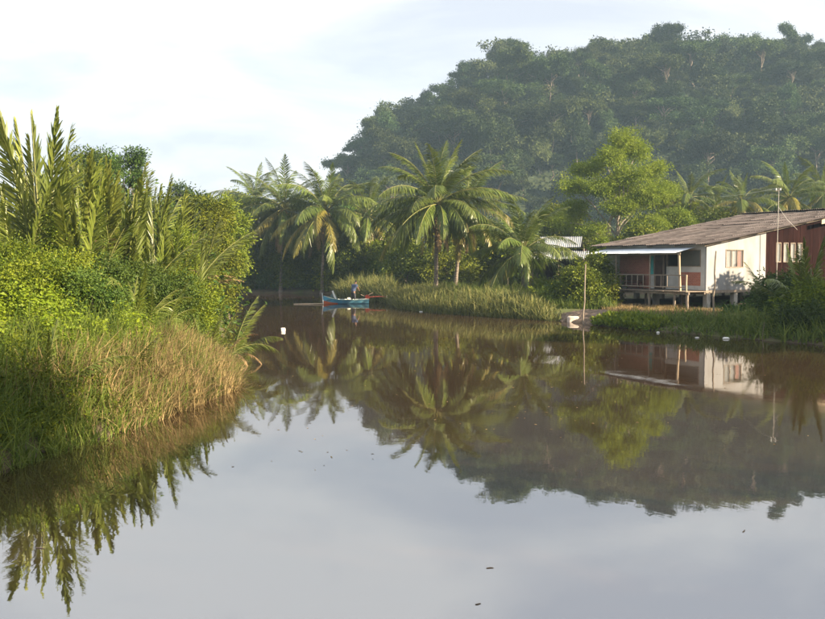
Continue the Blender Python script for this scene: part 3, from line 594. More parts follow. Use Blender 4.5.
def strip(n, x0, x1, y0, y1, d0, d1, seed, keep=None):
    q = np.random.default_rng(seed); X = q.uniform(x0, x1, n); Y = q.uniform(y0, y1, n); D = river_d(X, Y)
    k = (D > d0) & (D < d1)
    if keep is not None: k &= keep(X, Y, D, q)
    X, Y, D = X[k], Y[k], D[k]; return np.stack([X, Y, np.maximum(gz(X, Y), -0.25)], 1), D, q
b, d, q = strip(70000, -9, -4.2, 15.2, 28, -0.35, 1.7, 1, lambda X, Y, D, q: (Y > 17.6 + q.normal(size=len(X)) * 1.0) & (bumpy(X, Y, 0.45) > -0.35))
g = G(); h = 0.76 * (0.45 + 0.95 * q.random(len(b))) * (0.85 + 0.30 * bumpy(b[:, 0], b[:, 1], 0.6)) * np.clip(0.75 + 0.3 * d, 0.55, 1.15) * np.clip((29.0 - b[:, 1]) / 3, 0.35, 1)
blades(g, b, h, q, 0.030, 0.4, 0.75, np.clip(q.random(len(b)) * 0.75 + 0.25 * bumpy(b[:, 0], b[:, 1], 0.9), 0, 1))
tag(g.obj('dry_reeds', M['dryreed']), 'dry golden brown reeds along the tip of the left bank', 'reeds', kind='stuff')
b, d, q = strip(80000, -13, -3.6, 9, 27, -0.3, 3.0, 2, lambda X, Y, D, q: q.random(len(X)) < np.where(Y < 17.8, 0.8, 0.75) * (bumpy(X, Y, 0.5) > -0.3))
g = G(); h = (0.45 + 0.75 * q.random(len(b))) * np.clip(0.6 + 0.3 * d, 0.5, 1.1)
blades(g, b, h, q, 0.026, 0.5, 0.8); tag(g.obj('bank_grass', M['grass']), 'long green grass at the waterline of the lower left bank', 'grass', kind='stuff')
r = np.random.default_rng(31); n = 60000; x = r.uniform(-13, -5, n); y = r.uniform(9, 19.5, n); d = river_d(x, y); k = (d > 0.1) & (d < 3.2) & (bumpy(x, y, 0.6) > -0.2); x, y, d = x[k], y[k], d[k]; n = len(x)
g = G(); hh = (0.35 + 0.75 * np.clip(d / 1.5, 0, 1)) * (0.75 + 0.5 * bumpy(x, y, 0.5)); L = 0.07 * (0.6 + 0.9 * r.random(n))
leaves(g, np.stack([x, y, gz(x, y) + hh * r.random(n) ** 0.6], 1), r.normal(size=(n, 3)) + np.array([0.3, -0.2, -0.1]), r.normal(size=(n, 3)) * 0.6 + np.array([0, 0, 1.0]), L, L * 0.5, r.random(n))
tag(g.obj('bank_weeds', M['bush']), 'dark leafy weeds above the grass at the lower left waterline', 'weeds', kind='stuff')
# reed bed under the palms
b, d, q = strip(80000, -2.5, 9.5, 49, 73, -0.5, 3.4, 3, lambda X, Y, D, q: (X < 8.1 + q.normal(size=len(X)) * 0.3) & (bumpy(X, Y, 0.5) > -0.5))
g = G(); h = 0.64 * (0.6 + 1.15 * q.random(len(b)) ** 1.3) * (0.95 + 0.42 * bumpy(b[:, 0], b[:, 1], 0.45)) * np.clip((9.0 - b[:, 0]) / 1.8, 0.45, 1)
blades(g, b, h, q, 0.068, 0.3, 0.6); tag(g.obj('reed_bed', M['reed']), 'long bed of green reeds in front of the central palms', 'reeds', kind='stuff')
b, d, q = strip(26000, -8.5, -1.6, 72, 90, -0.4, 3.0, 4, lambda X, Y, D, q: bumpy(X, Y, 0.8) > -0.4)
g = G(); h = 0.85 * (0.6 + 1.3 * q.random(len(b)) ** 1.5) * (1.0 + 0.5 * bumpy(b[:, 0], b[:, 1], 0.6)); blades(g, b, h, q, 0.085, 0.35, 0.7)
tag(g.obj('reed_clump', M['reed']), 'reeds on the bank directly behind the blue boat', 'reeds', kind='stuff')
b, d, q = strip(90000, 0, 16, 52, 70, 2.2, 12, 5, lambda X, Y, D, q: (X < 12) & (bumpy(X, Y, 0.7) > -0.4))
g = G(); h = (0.2 + 0.8 * q.random(len(b)) ** 1.5) * (0.9 + 0.6 * bumpy(b[:, 0], b[:, 1], 0.9)); blades(g, b, h, q, 0.05, 0.5, 0.6)
tag(g.obj('meadow_grass', M['grass']), 'sunlit grass on the flat ground between reeds and shed', 'grass', kind='stuff')
b, d, q = strip(62000, 9.6, 26, 28, 48, -0.2, 2.4, 6, lambda X, Y, D, q: (Y < 46.5) & (X / Y < 0.6) & (bumpy(X, Y, 0.5) > -0.45))
g = G(); h = (0.22 + 0.8 * q.random(len(b)) ** 1.6) * (0.9 + 0.5 * bumpy(b[:, 0], b[:, 1], 0.7)) * np.clip(0.45 + (b[:, 0] - 12.0) * 0.22, 0.45, 1.15) * np.clip(0.7 + 0.2 * d, 0.6, 1.1); blades(g, b, h, q, 0.07, 0.5, 0.9)
tag(g.obj('waterside_grass', M['grass']), 'broad bladed shaded grass along the right bank below the house', 'grass', kind='stuff')
b, d, q = strip(60000, 11, 26, 40, 54, 2.0, 9, 7, lambda X, Y, D, q: bumpy(X, Y, 0.7) > -0.1)
g = G(); h = (0.08 + 0.22 * q.random(len(b))); blades(g, b, h, q, 0.03, 0.6, 0.5)
tag(g.obj('yard_grass', M['dryreed']), 'short dry grass on the slope in front of the house stilts', 'grass', kind='stuff')
# low leafy water plants by the landing
r = np.random.default_rng(12); g = G(); n = 5000; x = r.uniform(9.4, 12.2, n); y = r.uniform(42.0, 46.4, n); d = river_d(x, y); k = (d > -0.3) & (d < 0.9); x, y = x[k], y[k]; n = len(x)
leaves(g, np.stack([x, y, np.maximum(gz(x, y), 0) + 0.28 * r.random(n) * (1 + 0.5 * bumpy(x, y, 0.4))], 1), r.normal(size=(n, 3)) * 0.5 + np.array([0, 0, 0.8]), r.normal(size=(n, 3)), 0.26, 0.12, r.random(n))
tag(g.obj('water_plants', M['lime']), 'low pale leaved plants at the waterline right of the landing', 'water plants', kind='stuff')
# mud landing
g = G(); v, f = sheet(np.linspace(-2.0, 2.0, 60), np.linspace(-2.2, 2.2, 60), lambda X, Y: X * 0)
X, Y = v[:, 0] + 9.6, v[:, 1] + 49.0; rr2 = (v[:, 0] / 1.9) ** 2 + (v[:, 1] / 2.1) ** 2
v[:, 2] = gz(X, Y) + 0.20 * (1 - rr2) + 0.09 * bumpy(X, Y, 0.35) + 0.05 * bumpy(Y, X, 0.13) - 0.06; v[:, 0] = X; v[:, 1] = Y
g.add(v, f, 0.5, 0, True); o = g.obj('mud_bank', M['mud']); o['kind'] = 'structure'

# ------------------------------------------------------------------ the house on stilts
M['plaster'] = surf('white_plaster', (0.30, 0.305, 0.315), (0.35, 0.355, 0.365), 1.3, 0.85, 0.15, (2.2, 2.2, 0.5), c=(0.245, 0.24, 0.23))
M['greywall'] = surf('grey_plaster', (0.42, 0.42, 0.41), (0.52, 0.52, 0.50), 1.6, 0.85, 0.15, c=(0.34, 0.33, 0.31))
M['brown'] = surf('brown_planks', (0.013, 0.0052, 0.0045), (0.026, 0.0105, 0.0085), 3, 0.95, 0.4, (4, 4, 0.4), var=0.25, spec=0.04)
M['wood'] = surf('weathered_wood', (0.16, 0.13, 0.10), (0.30, 0.25, 0.20), 4, 0.85, 0.5, (5, 5, 0.6), var=0.2)
M['palewood'] = surf('pale_wood', (0.42, 0.32, 0.22), (0.56, 0.45, 0.32), 4, 0.8, 0.4, (5, 5, 0.6))
M['concrete'] = surf('concrete', (0.34, 0.32, 0.29), (0.47, 0.45, 0.41), 3, 0.9, 0.3, c=(0.26, 0.24, 0.20))
M['roof'] = surf('weathered_fibre_cement', (0.060, 0.048, 0.044), (0.135, 0.113, 0.105), 1.6, 0.85, 0.4, (0.4, 3.5, 1), c=(0.23, 0.20, 0.185), var=0.30, spec=0.08)
M['tin'] = surf('tin_sheet', (0.26, 0.28, 0.30), (0.40, 0.42, 0.43), 0.8, 0.45, 0.1, (0.6, 3, 1), var=0.12, c=(0.38, 0.33, 0.30))
M['awning'] = surf('pale_awning_sheet', (0.58, 0.65, 0.72), (0.70, 0.75, 0.80), 0.7, 0.45, 0.05)
M['teal'] = surf('teal_cloth', (0.05, 0.30, 0.30), (0.08, 0.38, 0.38), 5, 0.9, 0.2)
M['curtain'] = surf('white_curtain', (0.34, 0.36, 0.37), (0.50, 0.51, 0.52), 3, 0.9, 0.3, (9, 9, 0.3))
M['redcurtain'] = surf('red_curtain', (0.34, 0.09, 0.06), (0.50, 0.20, 0.14), 3, 0.9, 0.3, (9, 9, 0.3))
M['inside'] = surf('room_interior', (0.10, 0.09, 0.08), (0.14, 0.12, 0.11), 2, 0.9, 0.1)
def brickmat():
    m, n, l, o = newmat('red_brick'); tcn = n.new('ShaderNodeTexCoord'); mpn = n.new('ShaderNodeMapping'); mpn.inputs['Rotation'].default_value = (R(90), 0, R(90)); l.new(tcn.outputs['Object'], mpn.inputs[0])
    sp = n.new('ShaderNodeSeparateXYZ'); cb = n.new('ShaderNodeCombineXYZ'); l.new(tcn.outputs['Object'], sp.inputs[0]); l.new(sp.outputs[1], cb.inputs[0]); l.new(sp.outputs[2], cb.inputs[1])
    b = n.new('ShaderNodeTexBrick'); l.new(cb.outputs[0], b.inputs['Vector']); b.inputs['Scale'].default_value = 1.0; b.inputs['Brick Width'].default_value = 0.2; b.inputs['Row Height'].default_value = 0.085; b.inputs['Mortar Size'].default_value = 0.008
    b.inputs['Color1'].default_value = (0.40, 0.15, 0.095, 1); b.inputs['Color2'].default_value = (0.32, 0.11, 0.075, 1); b.inputs['Mortar'].default_value = (0.34, 0.22, 0.17, 1)
    p = n.new('ShaderNodeBsdfPrincipled'); p.inputs['Roughness'].default_value = 0.9; l.new(b.outputs[0], p.inputs['Base Color']); bp = n.new('ShaderNodeBump'); bp.inputs['Strength'].default_value = 0.5; bp.inputs['Distance'].default_value = 0.01; bp.invert = True
    l.new(b.outputs['Fac'], bp.inputs['Height']); l.new(bp.outputs[0], p.inputs['Normal']); l.new(p.outputs[0], o.inputs[0]); return m
M['brick'] = brickmat()
def glassmat(name, col, rough=0.08):
    m, n, l, o = newmat(name); p = n.new('ShaderNodeBsdfPrincipled'); p.inputs['Base Color'].default_value = col + (1,); p.inputs['Roughness'].default_value = rough; p.inputs['IOR'].default_value = 1.5
    t = n.new('ShaderNodeBsdfTransparent'); ms = n.new('ShaderNodeMixShader'); ms.inputs[0].default_value = 0.22; l.new(t.outputs[0], ms.inputs[1]); l.new(p.outputs[0], ms.inputs[2]); l.new(ms.outputs[0], o.inputs[0]); return m
M['glass'] = glassmat('dusty_glass', (0.30, 0.31, 0.30))
ROOF0, SLOPE, RIDGE = 4.42, 0.168, 14.6
FL = 1.60
house = thing('stilt_house', 'low stilt house with white and brown walls and a corrugated roof on the right bank', 'house', (17.25, 52.0, 0), R(30))
def rz_(x): return ROOF0 + SLOPE * (x if x <= RIDGE else 2 * RIDGE - x)
def gable(g, x0, x1, z0, z1=None, y=(0.0, 0.12), mat=0):
    a = rz_(x0) - 0.10 if z1 is None else z1; b = rz_(x1) - 0.10 if z1 is None else z1
    v = [(x0, y[0], z0), (x1, y[0], z0), (x1, y[1], z0), (x0, y[1], z0), (x0, y[0], a), (x1, y[0], b), (x1, y[1], b), (x0, y[1], a)]
    g.add(v, [(0, 3, 2, 1), (4, 5, 6, 7), (0, 1, 5, 4), (1, 2, 6, 5), (2, 3, 7, 6), (3, 0, 4, 7)], 0.5, mat)
WX0, WX1, WZ0, WZ1 = 1.62, 3.18, 2.93, 4.02
g = G(); gable(g, 0, WX0, FL); gable(g, WX1, 5.2, FL); gable(g, WX0, WX1, FL, WZ0); 
v0 = WZ1; g2 = g
a, b = rz_(WX0) - 0.10, rz_(WX1) - 0.10
g.add([(WX0, 0, v0), (WX1, 0, v0), (WX1, 0.12, v0), (WX0, 0.12, v0), (WX0, 0, a), (WX1, 0, b), (WX1, 0.12, b), (WX0, 0.12, a)], [(0, 3, 2, 1), (4, 5, 6, 7), (0, 1, 5, 4), (1, 2, 6, 5), (2, 3, 7, 6), (3, 0, 4, 7)])
o = g.obj('wall', M['plaster'], house); o['label'] = 'white plastered gable wall'
box('sill_beam', (-0.06, 5.26), (-0.05, 0.16), (FL - 0.16, FL - 0.003), M['wood'], house)
def window(parent, x0, x1, z0, z1, cur, y=0.0):
    wdw = put('window', None, parent); fr = G(); t = 0.05
    boxg(fr, (x0, x1), (y - 0.025, y + 0.06), (z0, z0 + t)); boxg(fr, (x0, x1), (y - 0.025, y + 0.06), (z1 - t, z1)); boxg(fr, (x0, x0 + t), (y - 0.024, y + 0.058), (z0 + t, z1 - t)); boxg(fr, (x1 - t, x1), (y - 0.024, y + 0.058), (z0 + t, z1 - t))
    fr.obj('frame', M['wood'], wdw); n = len(cur); w_ = (x1 - x0 - 2 * t) / n
    for i, c in enumerate(cur):
        a = x0 + t + i * w_; box('pane', (a + 0.012, a + w_ - 0.012), (y + 0.015, y + 0.022), (z0 + t, z1 - t), M['glass'], wdw)
        if i: box('mullion', (a - 0.02, a + 0.02), (y - 0.01, y + 0.045), (z0 + t, z1 - t), M['wood'], wdw)
        if c:
            gg = G(); k = 13; xs = np.linspace(a, a + w_, k); yy = y + 0.085 + 0.02 * np.sin(np.arange(k) * 1.9)
            V = [(xs[j], yy[j], zz_) for zz_ in (z0 + t, z1 - t) for j in range(k)]; gg.add(V, [(j, j + 1, k + j + 1, k + j) for j in range(k - 1)], 0.5, 0, True); gg.obj('curtain', M[c], wdw)
    return wdw
window(house, WX0, WX1, WZ0, WZ1, ['curtain', 'curtain', 'redcurtain'])
# brown plank wall, each board its own piece, with a row of tall narrow windows
BW = [(6.15 + i * 0.68, 6.15 + i * 0.68 + 0.46) for i in range(4)] + [(10.95, 11.45), (11.65, 12.15)]
BWZ = [(3.25, 4.48)] * 4 + [(4.25, 4.95)] * 2
bwall = put('plank_wall', None, house); x = 5.2; i = 0
rr_ = np.random.default_rng(4)
while x < 2 * RIDGE:
    wd = 0.24 + 0.05 * rr_.random(); x1 = min(x + wd, 2 * RIDGE); g = G(); yo = 0.0 + 0.014 * rr_.random(); hit = None
    for (wa, wb), zw in zip(BW, BWZ):
        if x1 > wa + 0.01 and x < wb - 0.01: hit = (wa, wb, zw)
    if hit:
        wa, wb, zw = hit
        if x < wa: x1 = wa; gable(g, x, x1 - 0.008, FL, None, (yo, yo + 0.03))
        else:
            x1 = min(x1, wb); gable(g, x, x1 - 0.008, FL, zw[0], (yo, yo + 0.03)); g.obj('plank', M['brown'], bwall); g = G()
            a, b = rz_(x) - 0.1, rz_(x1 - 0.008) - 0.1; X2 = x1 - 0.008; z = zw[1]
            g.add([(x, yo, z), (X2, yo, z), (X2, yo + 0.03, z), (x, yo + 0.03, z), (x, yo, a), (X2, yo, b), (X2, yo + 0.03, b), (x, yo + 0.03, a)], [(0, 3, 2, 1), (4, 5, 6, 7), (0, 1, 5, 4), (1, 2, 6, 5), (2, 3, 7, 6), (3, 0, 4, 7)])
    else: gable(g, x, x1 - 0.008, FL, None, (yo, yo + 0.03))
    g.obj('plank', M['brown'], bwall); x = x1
gb = G(); gable(gb, 5.2, RIDGE, FL + 0.02, None, (0.16, 0.20)); gable(gb, RIDGE, 2 * RIDGE, FL + 0.02, None, (0.16, 0.20)); gb.obj('wall_lining', M['inside'], house)
for (wa, wb), zw in zip(BW, BWZ): window(house, wa, wb, zw[0], zw[1], ['curtain'], 0.0)
# veranda side (local x = 0), along local y
def vpan(name, y0, y1, z0, z1, mat, x=(0.0, 0.12), parent=house): return box(name, x, (y0, y1), (z0, z1), mat, parent)
TOPZ = ROOF0 - 0.12
vw = G()
boxg(vw, (0, 0.12), (0.123, 0.42), (FL, TOPZ)); boxg(vw, (0, 0.12), (0.42, 3.15), (FL, 1.85)); boxg(vw, (0, 0.12), (0.42, 2.15), (2.66, 2.98)); boxg(vw, (0, 0.12), (2.15, 3.15), (1.85, 2.98)); boxg(vw, (0, 0.12), (0.42, 3.15), (4.0, TOPZ))
boxg(vw, (0, 0.12), (4.15, 4.45), (FL, TOPZ)); boxg(vw, (0, 0.12), (3.15, 4.15), (3.72, TOPZ)); boxg(vw, (0, 0.12), (4.45, 8.6), (3.75, TOPZ)); boxg(vw, (0, 0.12), (7.25, 8.6), (FL, 3.75))
vw.obj('veranda_wall', M['greywall'], house)
vpan('brick_panel', 0.42, 2.15, 1.85, 2.66, M['brick'], (0.01, 0.11)); vpan('brick_panel', 4.45, 7.25, FL, 3.75, M['brick'], (0.01, 0.11))
vwin = put('window', None, house)
fr = G()
for (a, b, c, d) in ((0.42, 3.15, 2.98, 3.03), (0.42, 3.15, 3.95, 4.0), (0.42, 0.48, 3.03, 3.95), (3.09, 3.15, 3.03, 3.95), (2.05, 2.11, 3.03, 3.95)): boxg(fr, (-0.02, 0.10), (a, b), (c, d))
fr.obj('frame', M['wood'], vwin); box('pane', (0.03, 0.038), (0.48, 2.05), (3.03, 3.95), M['glass'], vwin)
dr = put('door', None, house); box('door_leaf', (0.04, 0.09), (3.42, 4.12), (FL + 0.01, 3.70), surf('dark_door', (0.05, 0.03, 0.025), (0.08, 0.05, 0.04), 3, 0.7), dr)
fr = G(); boxg(fr, (-0.02, 0.11), (3.36, 3.42), (FL, 3.71)); boxg(fr, (-0.02, 0.11), (4.12, 4.148), (FL, 3.71)); fr.obj('door_frame', M['wood'], dr)
g = G(); k = 9; yy = np.linspace(4.18, 4.44, k); V = [(-0.05 - 0.02 * math.sin(j * 2.0), yy[j], z) for z in (2.5, 3.65) for j in range(k)]; g.add(V, [(j, j + 1, k + j + 1, k + j) for j in range(k - 1)], 0.5, 0, True)
tag(put('curtain', g.mesh('curtain', M['teal']), None, house.location, (0, 0, R(30))), 'strip of teal cloth hanging beside the veranda door', 'cloth')
# other walls and floor
g = G(); boxg(g, (0.123, 2 * RIDGE), (8.48, 8.6), (FL, TOPZ)); g.obj('back_wall', M['greywall'], house)
g = G(); gable(g, 0.123, RIDGE, TOPZ + 0.002, None, (8.48, 8.6)); gable(g, RIDGE, 2 * RIDGE - 0.13, TOPZ + 0.002, None, (8.48, 8.6)); g.obj('back_gable', M['greywall'], house)
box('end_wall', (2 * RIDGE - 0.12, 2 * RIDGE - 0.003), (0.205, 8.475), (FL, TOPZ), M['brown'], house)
box('floor_slab', (0.125, 2 * RIDGE - 0.13), (0.21, 8.47), (FL - 0.12, FL + 0.015), M['concrete'], house)
box('inner_wall', (5.2, 5.3), (0.21, 8.47), (FL + 0.02, 4.6), M['inside'], house)
# stilts
st_me = {}
def stilt(x, y, z1, r0, mat, parent=house, name='stilt', lean=0.0, z0=0.2, sides=8):
    g = G(); tube(g, [(x + lean, y, z0), (x + lean * 0.5, y + 0.01, (z0 + z1) / 2), (x, y, z1)], r0, sides); return g.obj(name, M[mat], parent)
for x in (0.25, 2.6, 4.95, 8, 11, 14, 18, 22, 26, 29):
    for y in (0.15, 4.2, 8.3):
        g = G(); s = 0.15; boxg(g, (x - s, x + s), (y - s + 0.02, y + s + 0.02), (0.0, FL - 0.165)); g.obj('stilt', M['concrete'], house)
# roof: courses of corrugated sheets
def sheet_mesh(L, W, amp=0.032, waves=6, mat=None, th=0.012):
    g = G(); k = waves * 4 + 1; u = np.linspace(0, 1, k); zw = amp * np.sin(u * waves * 2 * math.pi)
    V = [(x, u[j] * W, zw[j]) for x in (0, L) for j in range(k)]; V2 = [(x, y, z - th) for x, y, z in V]
    g.add(V, [(j, k + j, k + j + 1, j + 1) for j in range(k - 1)], 0.5, 0, True); g.add(V2, [(j + 1, k + j + 1, k + j, j) for j in range(k - 1)], 0.5, 0, True)
    g.add(V[:k] + V2[:k], [(j, j + 1, k + j + 1, k + j) for j in range(k - 1)]); return g.mesh('roof_sheet', mat)
roof = put('roof', None, house); sm = sheet_mesh(1.72, 1.06, mat=M['roof']); ang = math.atan(SLOPE)
for side in (0, 1):
    nx = 10
    for i in range(nx):
        for j in range(10):
            x = -0.62 + i * 1.56; y = -0.62 + j * 1.0
            z = ROOF0 + SLOPE * x + 0.012 + (0.016 if j % 2 else 0) - 0.10 * math.exp(-((x - 6) / 3) ** 2 - ((y - 5) / 3) ** 2)
            ri = rr_.normal(size=4)
            if side == 0: put('roof_sheet', sm, roof, (x + ri[0] * 0.03, y, z + abs(ri[1]) * 0.01), (ri[2] * 0.004, -ang + 0.018, ri[3] * 0.006))
            elif i < nx: put('roof_sheet', sm, roof, (2 * RIDGE - x + ri[0] * 0.03, y + 1.03, z + abs(ri[1]) * 0.01), (0, -ang + 0.018, math.pi))
g = G(); boxg(g, (RIDGE - 0.25, RIDGE + 0.25), (-0.66, 9.45), (ROOF0 + SLOPE * RIDGE + 0.05, ROOF0 + SLOPE * RIDGE + 0.10)); g.obj('ridge_cap', M['roof'], roof)
for y in (-0.3, 2.0, 4.3, 6.6, 8.9):
    for side in (0, 1):
        g = G(); xa, xb = -0.5, RIDGE - 0.05
        za, zb = rz_(xa) - 0.06, rz_(xb) - 0.06; xs = (xa, xb) if side == 0 else (2 * RIDGE - xa, 2 * RIDGE - xb)
        g.add([(xs[0], y, za - 0.10), (xs[1], y, zb - 0.10), (xs[1], y + 0.05, zb - 0.10), (xs[0], y + 0.05, za - 0.10), (xs[0], y, za), (xs[1], y, zb), (xs[1], y + 0.05, zb), (xs[0], y + 0.05, za)], [(0, 3, 2, 1), (4, 5, 6, 7), (0, 1, 5, 4), (1, 2, 6, 5), (2, 3, 7, 6), (3, 0, 4, 7)]); g.obj('rafter', M['wood'], roof)
g = G(); xa, xb = 9.6, RIDGE; za, zb = rz_(xa) - 0.03, rz_(xb) - 0.03
g.add([(xa, -0.68, za - 0.34), (xb, -0.68, zb - 0.34), (xb, -0.64, zb - 0.34), (xa, -0.64, za - 0.34), (xa, -0.68, za - 0.08), (xb, -0.68, zb - 0.08), (xb, -0.64, zb - 0.08), (xa, -0.64, za - 0.08)], [(0, 3, 2, 1), (4, 5, 6, 7), (0, 1, 5, 4), (1, 2, 6, 5), (2, 3, 7, 6), (3, 0, 4, 7)])
o = g.obj('bargeboard', M['palewood'], roof); o['label'] = 'pale new wooden bargeboard'
# awning over the veranda
aw = put('awning', None, house); am = sheet_mesh(1.75, 1.02, 0.018, 8, M['awning'], 0.006); aa = math.atan(0.20)
for j in range(8): put('awning_sheet', am, aw, (-1.80, 0.75 + j * 0.95, 3.80 + (0.008 if j % 2 else 0)), (0, -aa, 0))
g = G(); boxg(g, (-1.55, -1.48), (0.6, 8.4), (3.70, 3.80)); g.obj('awning_beam', M['wood'], aw)
# deck and railing
deck = put('deck', None, house); y = -0.1
while y < 7.6:
    wd = 0.28 + 0.04 * rr_.random(); box('deck_board', (-1.75 + 0.06 * rr_.normal(), -0.01), (y, y + wd - 0.02), (FL - 0.085 + 0.008 * rr_.random(), FL - 0.035), M['wood'], deck); y += wd
for x in (-1.6, -0.3): box('joist', (x, x + 0.09), (-0.15, 7.6), (FL - 0.23, FL - 0.095), M['wood'], deck)
for (x, y, r0, le) in ((-1.55, 0.0, 0.085, 0.05), (-1.55, 0.95, 0.075, -0.04), (-1.55, 3.0, 0.075, 0.03), (-1.55, 5.9, 0.08, 0), (-1.55, 7.45, 0.06, 0.02), (-0.35, 1.5, 0.07, 0.0), (-0.35, 4.5, 0.07, 0.0), (-0.35, 7.3, 0.07, 0.0)): stilt(x, y, FL - 0.24, r0, 'wood', deck, 'post', le, 0.0)
rail = put('railing', None, house)
for (y, h, r0, mt) in ((0.10, 0.92, 0.05, 'palewood'), (5.95, 3.72 - FL, 0.055, 'wood'), (3.0, 3.72 - FL, 0.04, 'wood')): stilt(-1.52, y, FL + h, r0, mt, rail, 'post', 0.0, FL - 0.04)
stilt(-1.50, 0.72, 3.76, 0.068, 'palewood', rail, 'post', 0.14, FL - 0.04)
for z in (FL + 0.86, FL + 0.16): box('rail', (-1.545, -1.495), (0.1, 5.95), (z, z + 0.06), M['wood'], rail)
for j in range(1, 12):
    if j not in (2, 6): y = 0.1 + j * 0.49; box('baluster', (-1.535, -1.505), (y, y + 0.05), (FL + 0.22, FL + 0.858), M['wood'], rail)
def hl(x, y, z):  # house-local point in the world
    c, s_ = math.cos(R(30)), math.sin(R(30)); return (17.25 + c * x - s_ * y, 52 + s_ * x + c * y, z)
# bench on the veranda, sheets on the end of the deck, washing in the window
t = thing('bench', 'dark wooden bench on the veranda in front of the brick wall', 'bench', hl(-0.55, 5.6, FL - 0.03), R(30))
mdk = surf('dark_wood', (0.05, 0.03, 0.025), (0.09, 0.055, 0.04), 4, 0.7, 0.3, (5, 5, 0.6))
box('seat', (-0.22, 0.22), (-0.9, 0.9), (0.40, 0.45), mdk, t); box('backrest', (0.19, 0.23), (-0.9, 0.9), (0.52, 0.95), mdk, t)
for a in (-0.2, 0.15):
    for b in (-0.85, 0.8): box('leg', (a, a + 0.05), (b, b + 0.05), (0, 0.397), mdk, t)
g = G(); v, f = sheet(np.linspace(-0.7, 0.7, 10), np.linspace(-0.55, 0.55, 10), lambda X, Y: 0.10 + 0.08 * bumpy(X, Y, 0.25) * (1 - (X / 0.75) ** 2)); g.add(v, f, 0.5, 0, True); b_ = v.copy(); b_[:, 2] = 0.0; g.add(b_, f[:, ::-1])
ed = [i for i in range(10)] + [i * 10 + 9 for i in range(1, 10)] + [90 + i for i in range(8, -1, -1)] + [i * 10 for i in range(8, 0, -1)]
g.add(np.concatenate([v[ed], b_[ed]]), [(i, (i + 1) % 36, 36 + (i + 1) % 36, 36 + i) for i in range(36)])
tag(put('tarpaulin', g.mesh('tarpaulin', surf('grey_tarp', (0.32, 0.34, 0.36), (0.48, 0.50, 0.52), 5, 0.6)), None, hl(-0.95, 6.85, FL - 0.03), (0, 0, R(30))), 'crumpled pale grey tarpaulin on the left end of the veranda deck', 'tarpaulin')

# ------------------------------------------------------------------ mast and wires
mp_ = hl(5.25, -0.78, 0)
t = thing('antenna_mast', 'thin pale mast standing at the joint of white and brown walls', 'mast', (mp_[0], mp_[1], 0.3))
g = G(); tube(g, [(0, 0, 0), (0.0, 0, 4), (0.02, 0, 7.45)], [0.03, 0.025, 0.018], 6); g.obj('pole', M['concrete'], t)
g = G(); tube(g, [(-0.16, 0, 7.25), (0.14, 0, 7.32)], 0.018, 5); g.obj('crossbar', M['wood'], t)
wh = surf('white_ceramic', (0.75, 0.75, 0.73), (0.82, 0.82, 0.8), 5, 0.4)
for dx in (-0.14, 0.12): g = G(); tube(g, [(dx, 0, 7.30), (dx, 0, 7.35), (dx, 0, 7.40), (dx, 0, 7.44)], [0.03, 0.045, 0.03, 0.04], 7); g.obj('insulator', wh, t)
g = G(); tube(g, [(0.01, 0, 6.3), (0.7, 0.3, 5.55), (1.5, 0.7, 4.95)], 0.010, 4); g.obj('stay_wire', wh, t)
g = G(); a = np.array([mp_[0] - 0.14, mp_[1], 7.72]); b = P(702, 196, 108); k = np.linspace(0, 1, 14)[:, None]; pts = a + (b - a) * k + np.array([0, 0, -0.25]) * np.sin(k * math.pi)
tube(g, pts, 0.007, 4); tag(g.obj('power_wire', wh), 'thin wire running from the mast top into the trees behind', 'wire')

# ------------------------------------------------------------------ shed behind the small palm
sx = P(560, 263, 73); t = thing('tin_shed', 'open sided shed with grey tin roofs behind the short palm', 'shed', (sx[0], 73, 0.5), R(-14))
stin = sheet_mesh(2.4, 1.0, 0.03, 6, M['tin'])
for i in range(5): put('roof_sheet', stin, t, (-2.6 + 0.98 * i, -1.9, 3.05 + 0.012 * (i % 2)), Euler((0, -math.atan(0.28), R(90))).to_matrix().to_euler() if False else None)
for o_ in [c for c in t.children if c.name.startswith('roof_sheet')]: o_.rotation_euler = (Matrix.Rotation(R(90), 3, 'Z') @ Matrix.Rotation(-math.atan(0.28), 3, 'Y')).to_euler(); o_.location.x += 1.0
for i in range(4):
    put('upper_roof_sheet', stin, t, (-1.3 + 0.98 * i, 0.15, 4.0 + 0.012 * (i % 2)), (Matrix.Rotation(R(90), 3, 'Z') @ Matrix.Rotation(-math.atan(0.42), 3, 'Y')).to_euler())
    put('upper_roof_sheet', stin, t, (-2.3 + 0.98 * i, 4.5, 4.0 + 0.012 * (i % 2)), (Matrix.Rotation(R(-90), 3, 'Z') @ Matrix.Rotation(-math.atan(0.42), 3, 'Y')).to_euler())
g = G(); g.add([(-2.35, 0.2, 3.95), (-2.35, 4.45, 3.95), (-2.35, 2.33, 4.85), (-2.30, 0.2, 3.95), (-2.30, 4.45, 3.95), (-2.30, 2.33, 4.85)], [(0, 2, 1), (3, 4, 5)]); o = g.obj('gable_panel', surf('pinkish_boards', (0.42, 0.33, 0.29), (0.55, 0.45, 0.40), 3, 0.8), t)
for i in range(3): put('side_roof_sheet', stin, t, (-4.3, -1.6 + i * 0.98, 3.0 + 0.012 * (i % 2)), (0, -math.atan(0.36), 0))
for (x, y, z) in ((-2.4, -1.7, 3.05), (0, -1.7, 3.05), (2.2, -1.7, 3.05), (-2.3, 0.3, 3.9), (1.9, 0.3, 3.9), (-2.3, 4.3, 3.9), (1.9, 4.3, 3.9), (-4.1, -1.5, 2.95), (-4.1, 1.2, 2.95)): g = G(); tube(g, [(x, y, -0.2), (x, y, z)], 0.07, 6); g.obj('post', M['wood'], t)
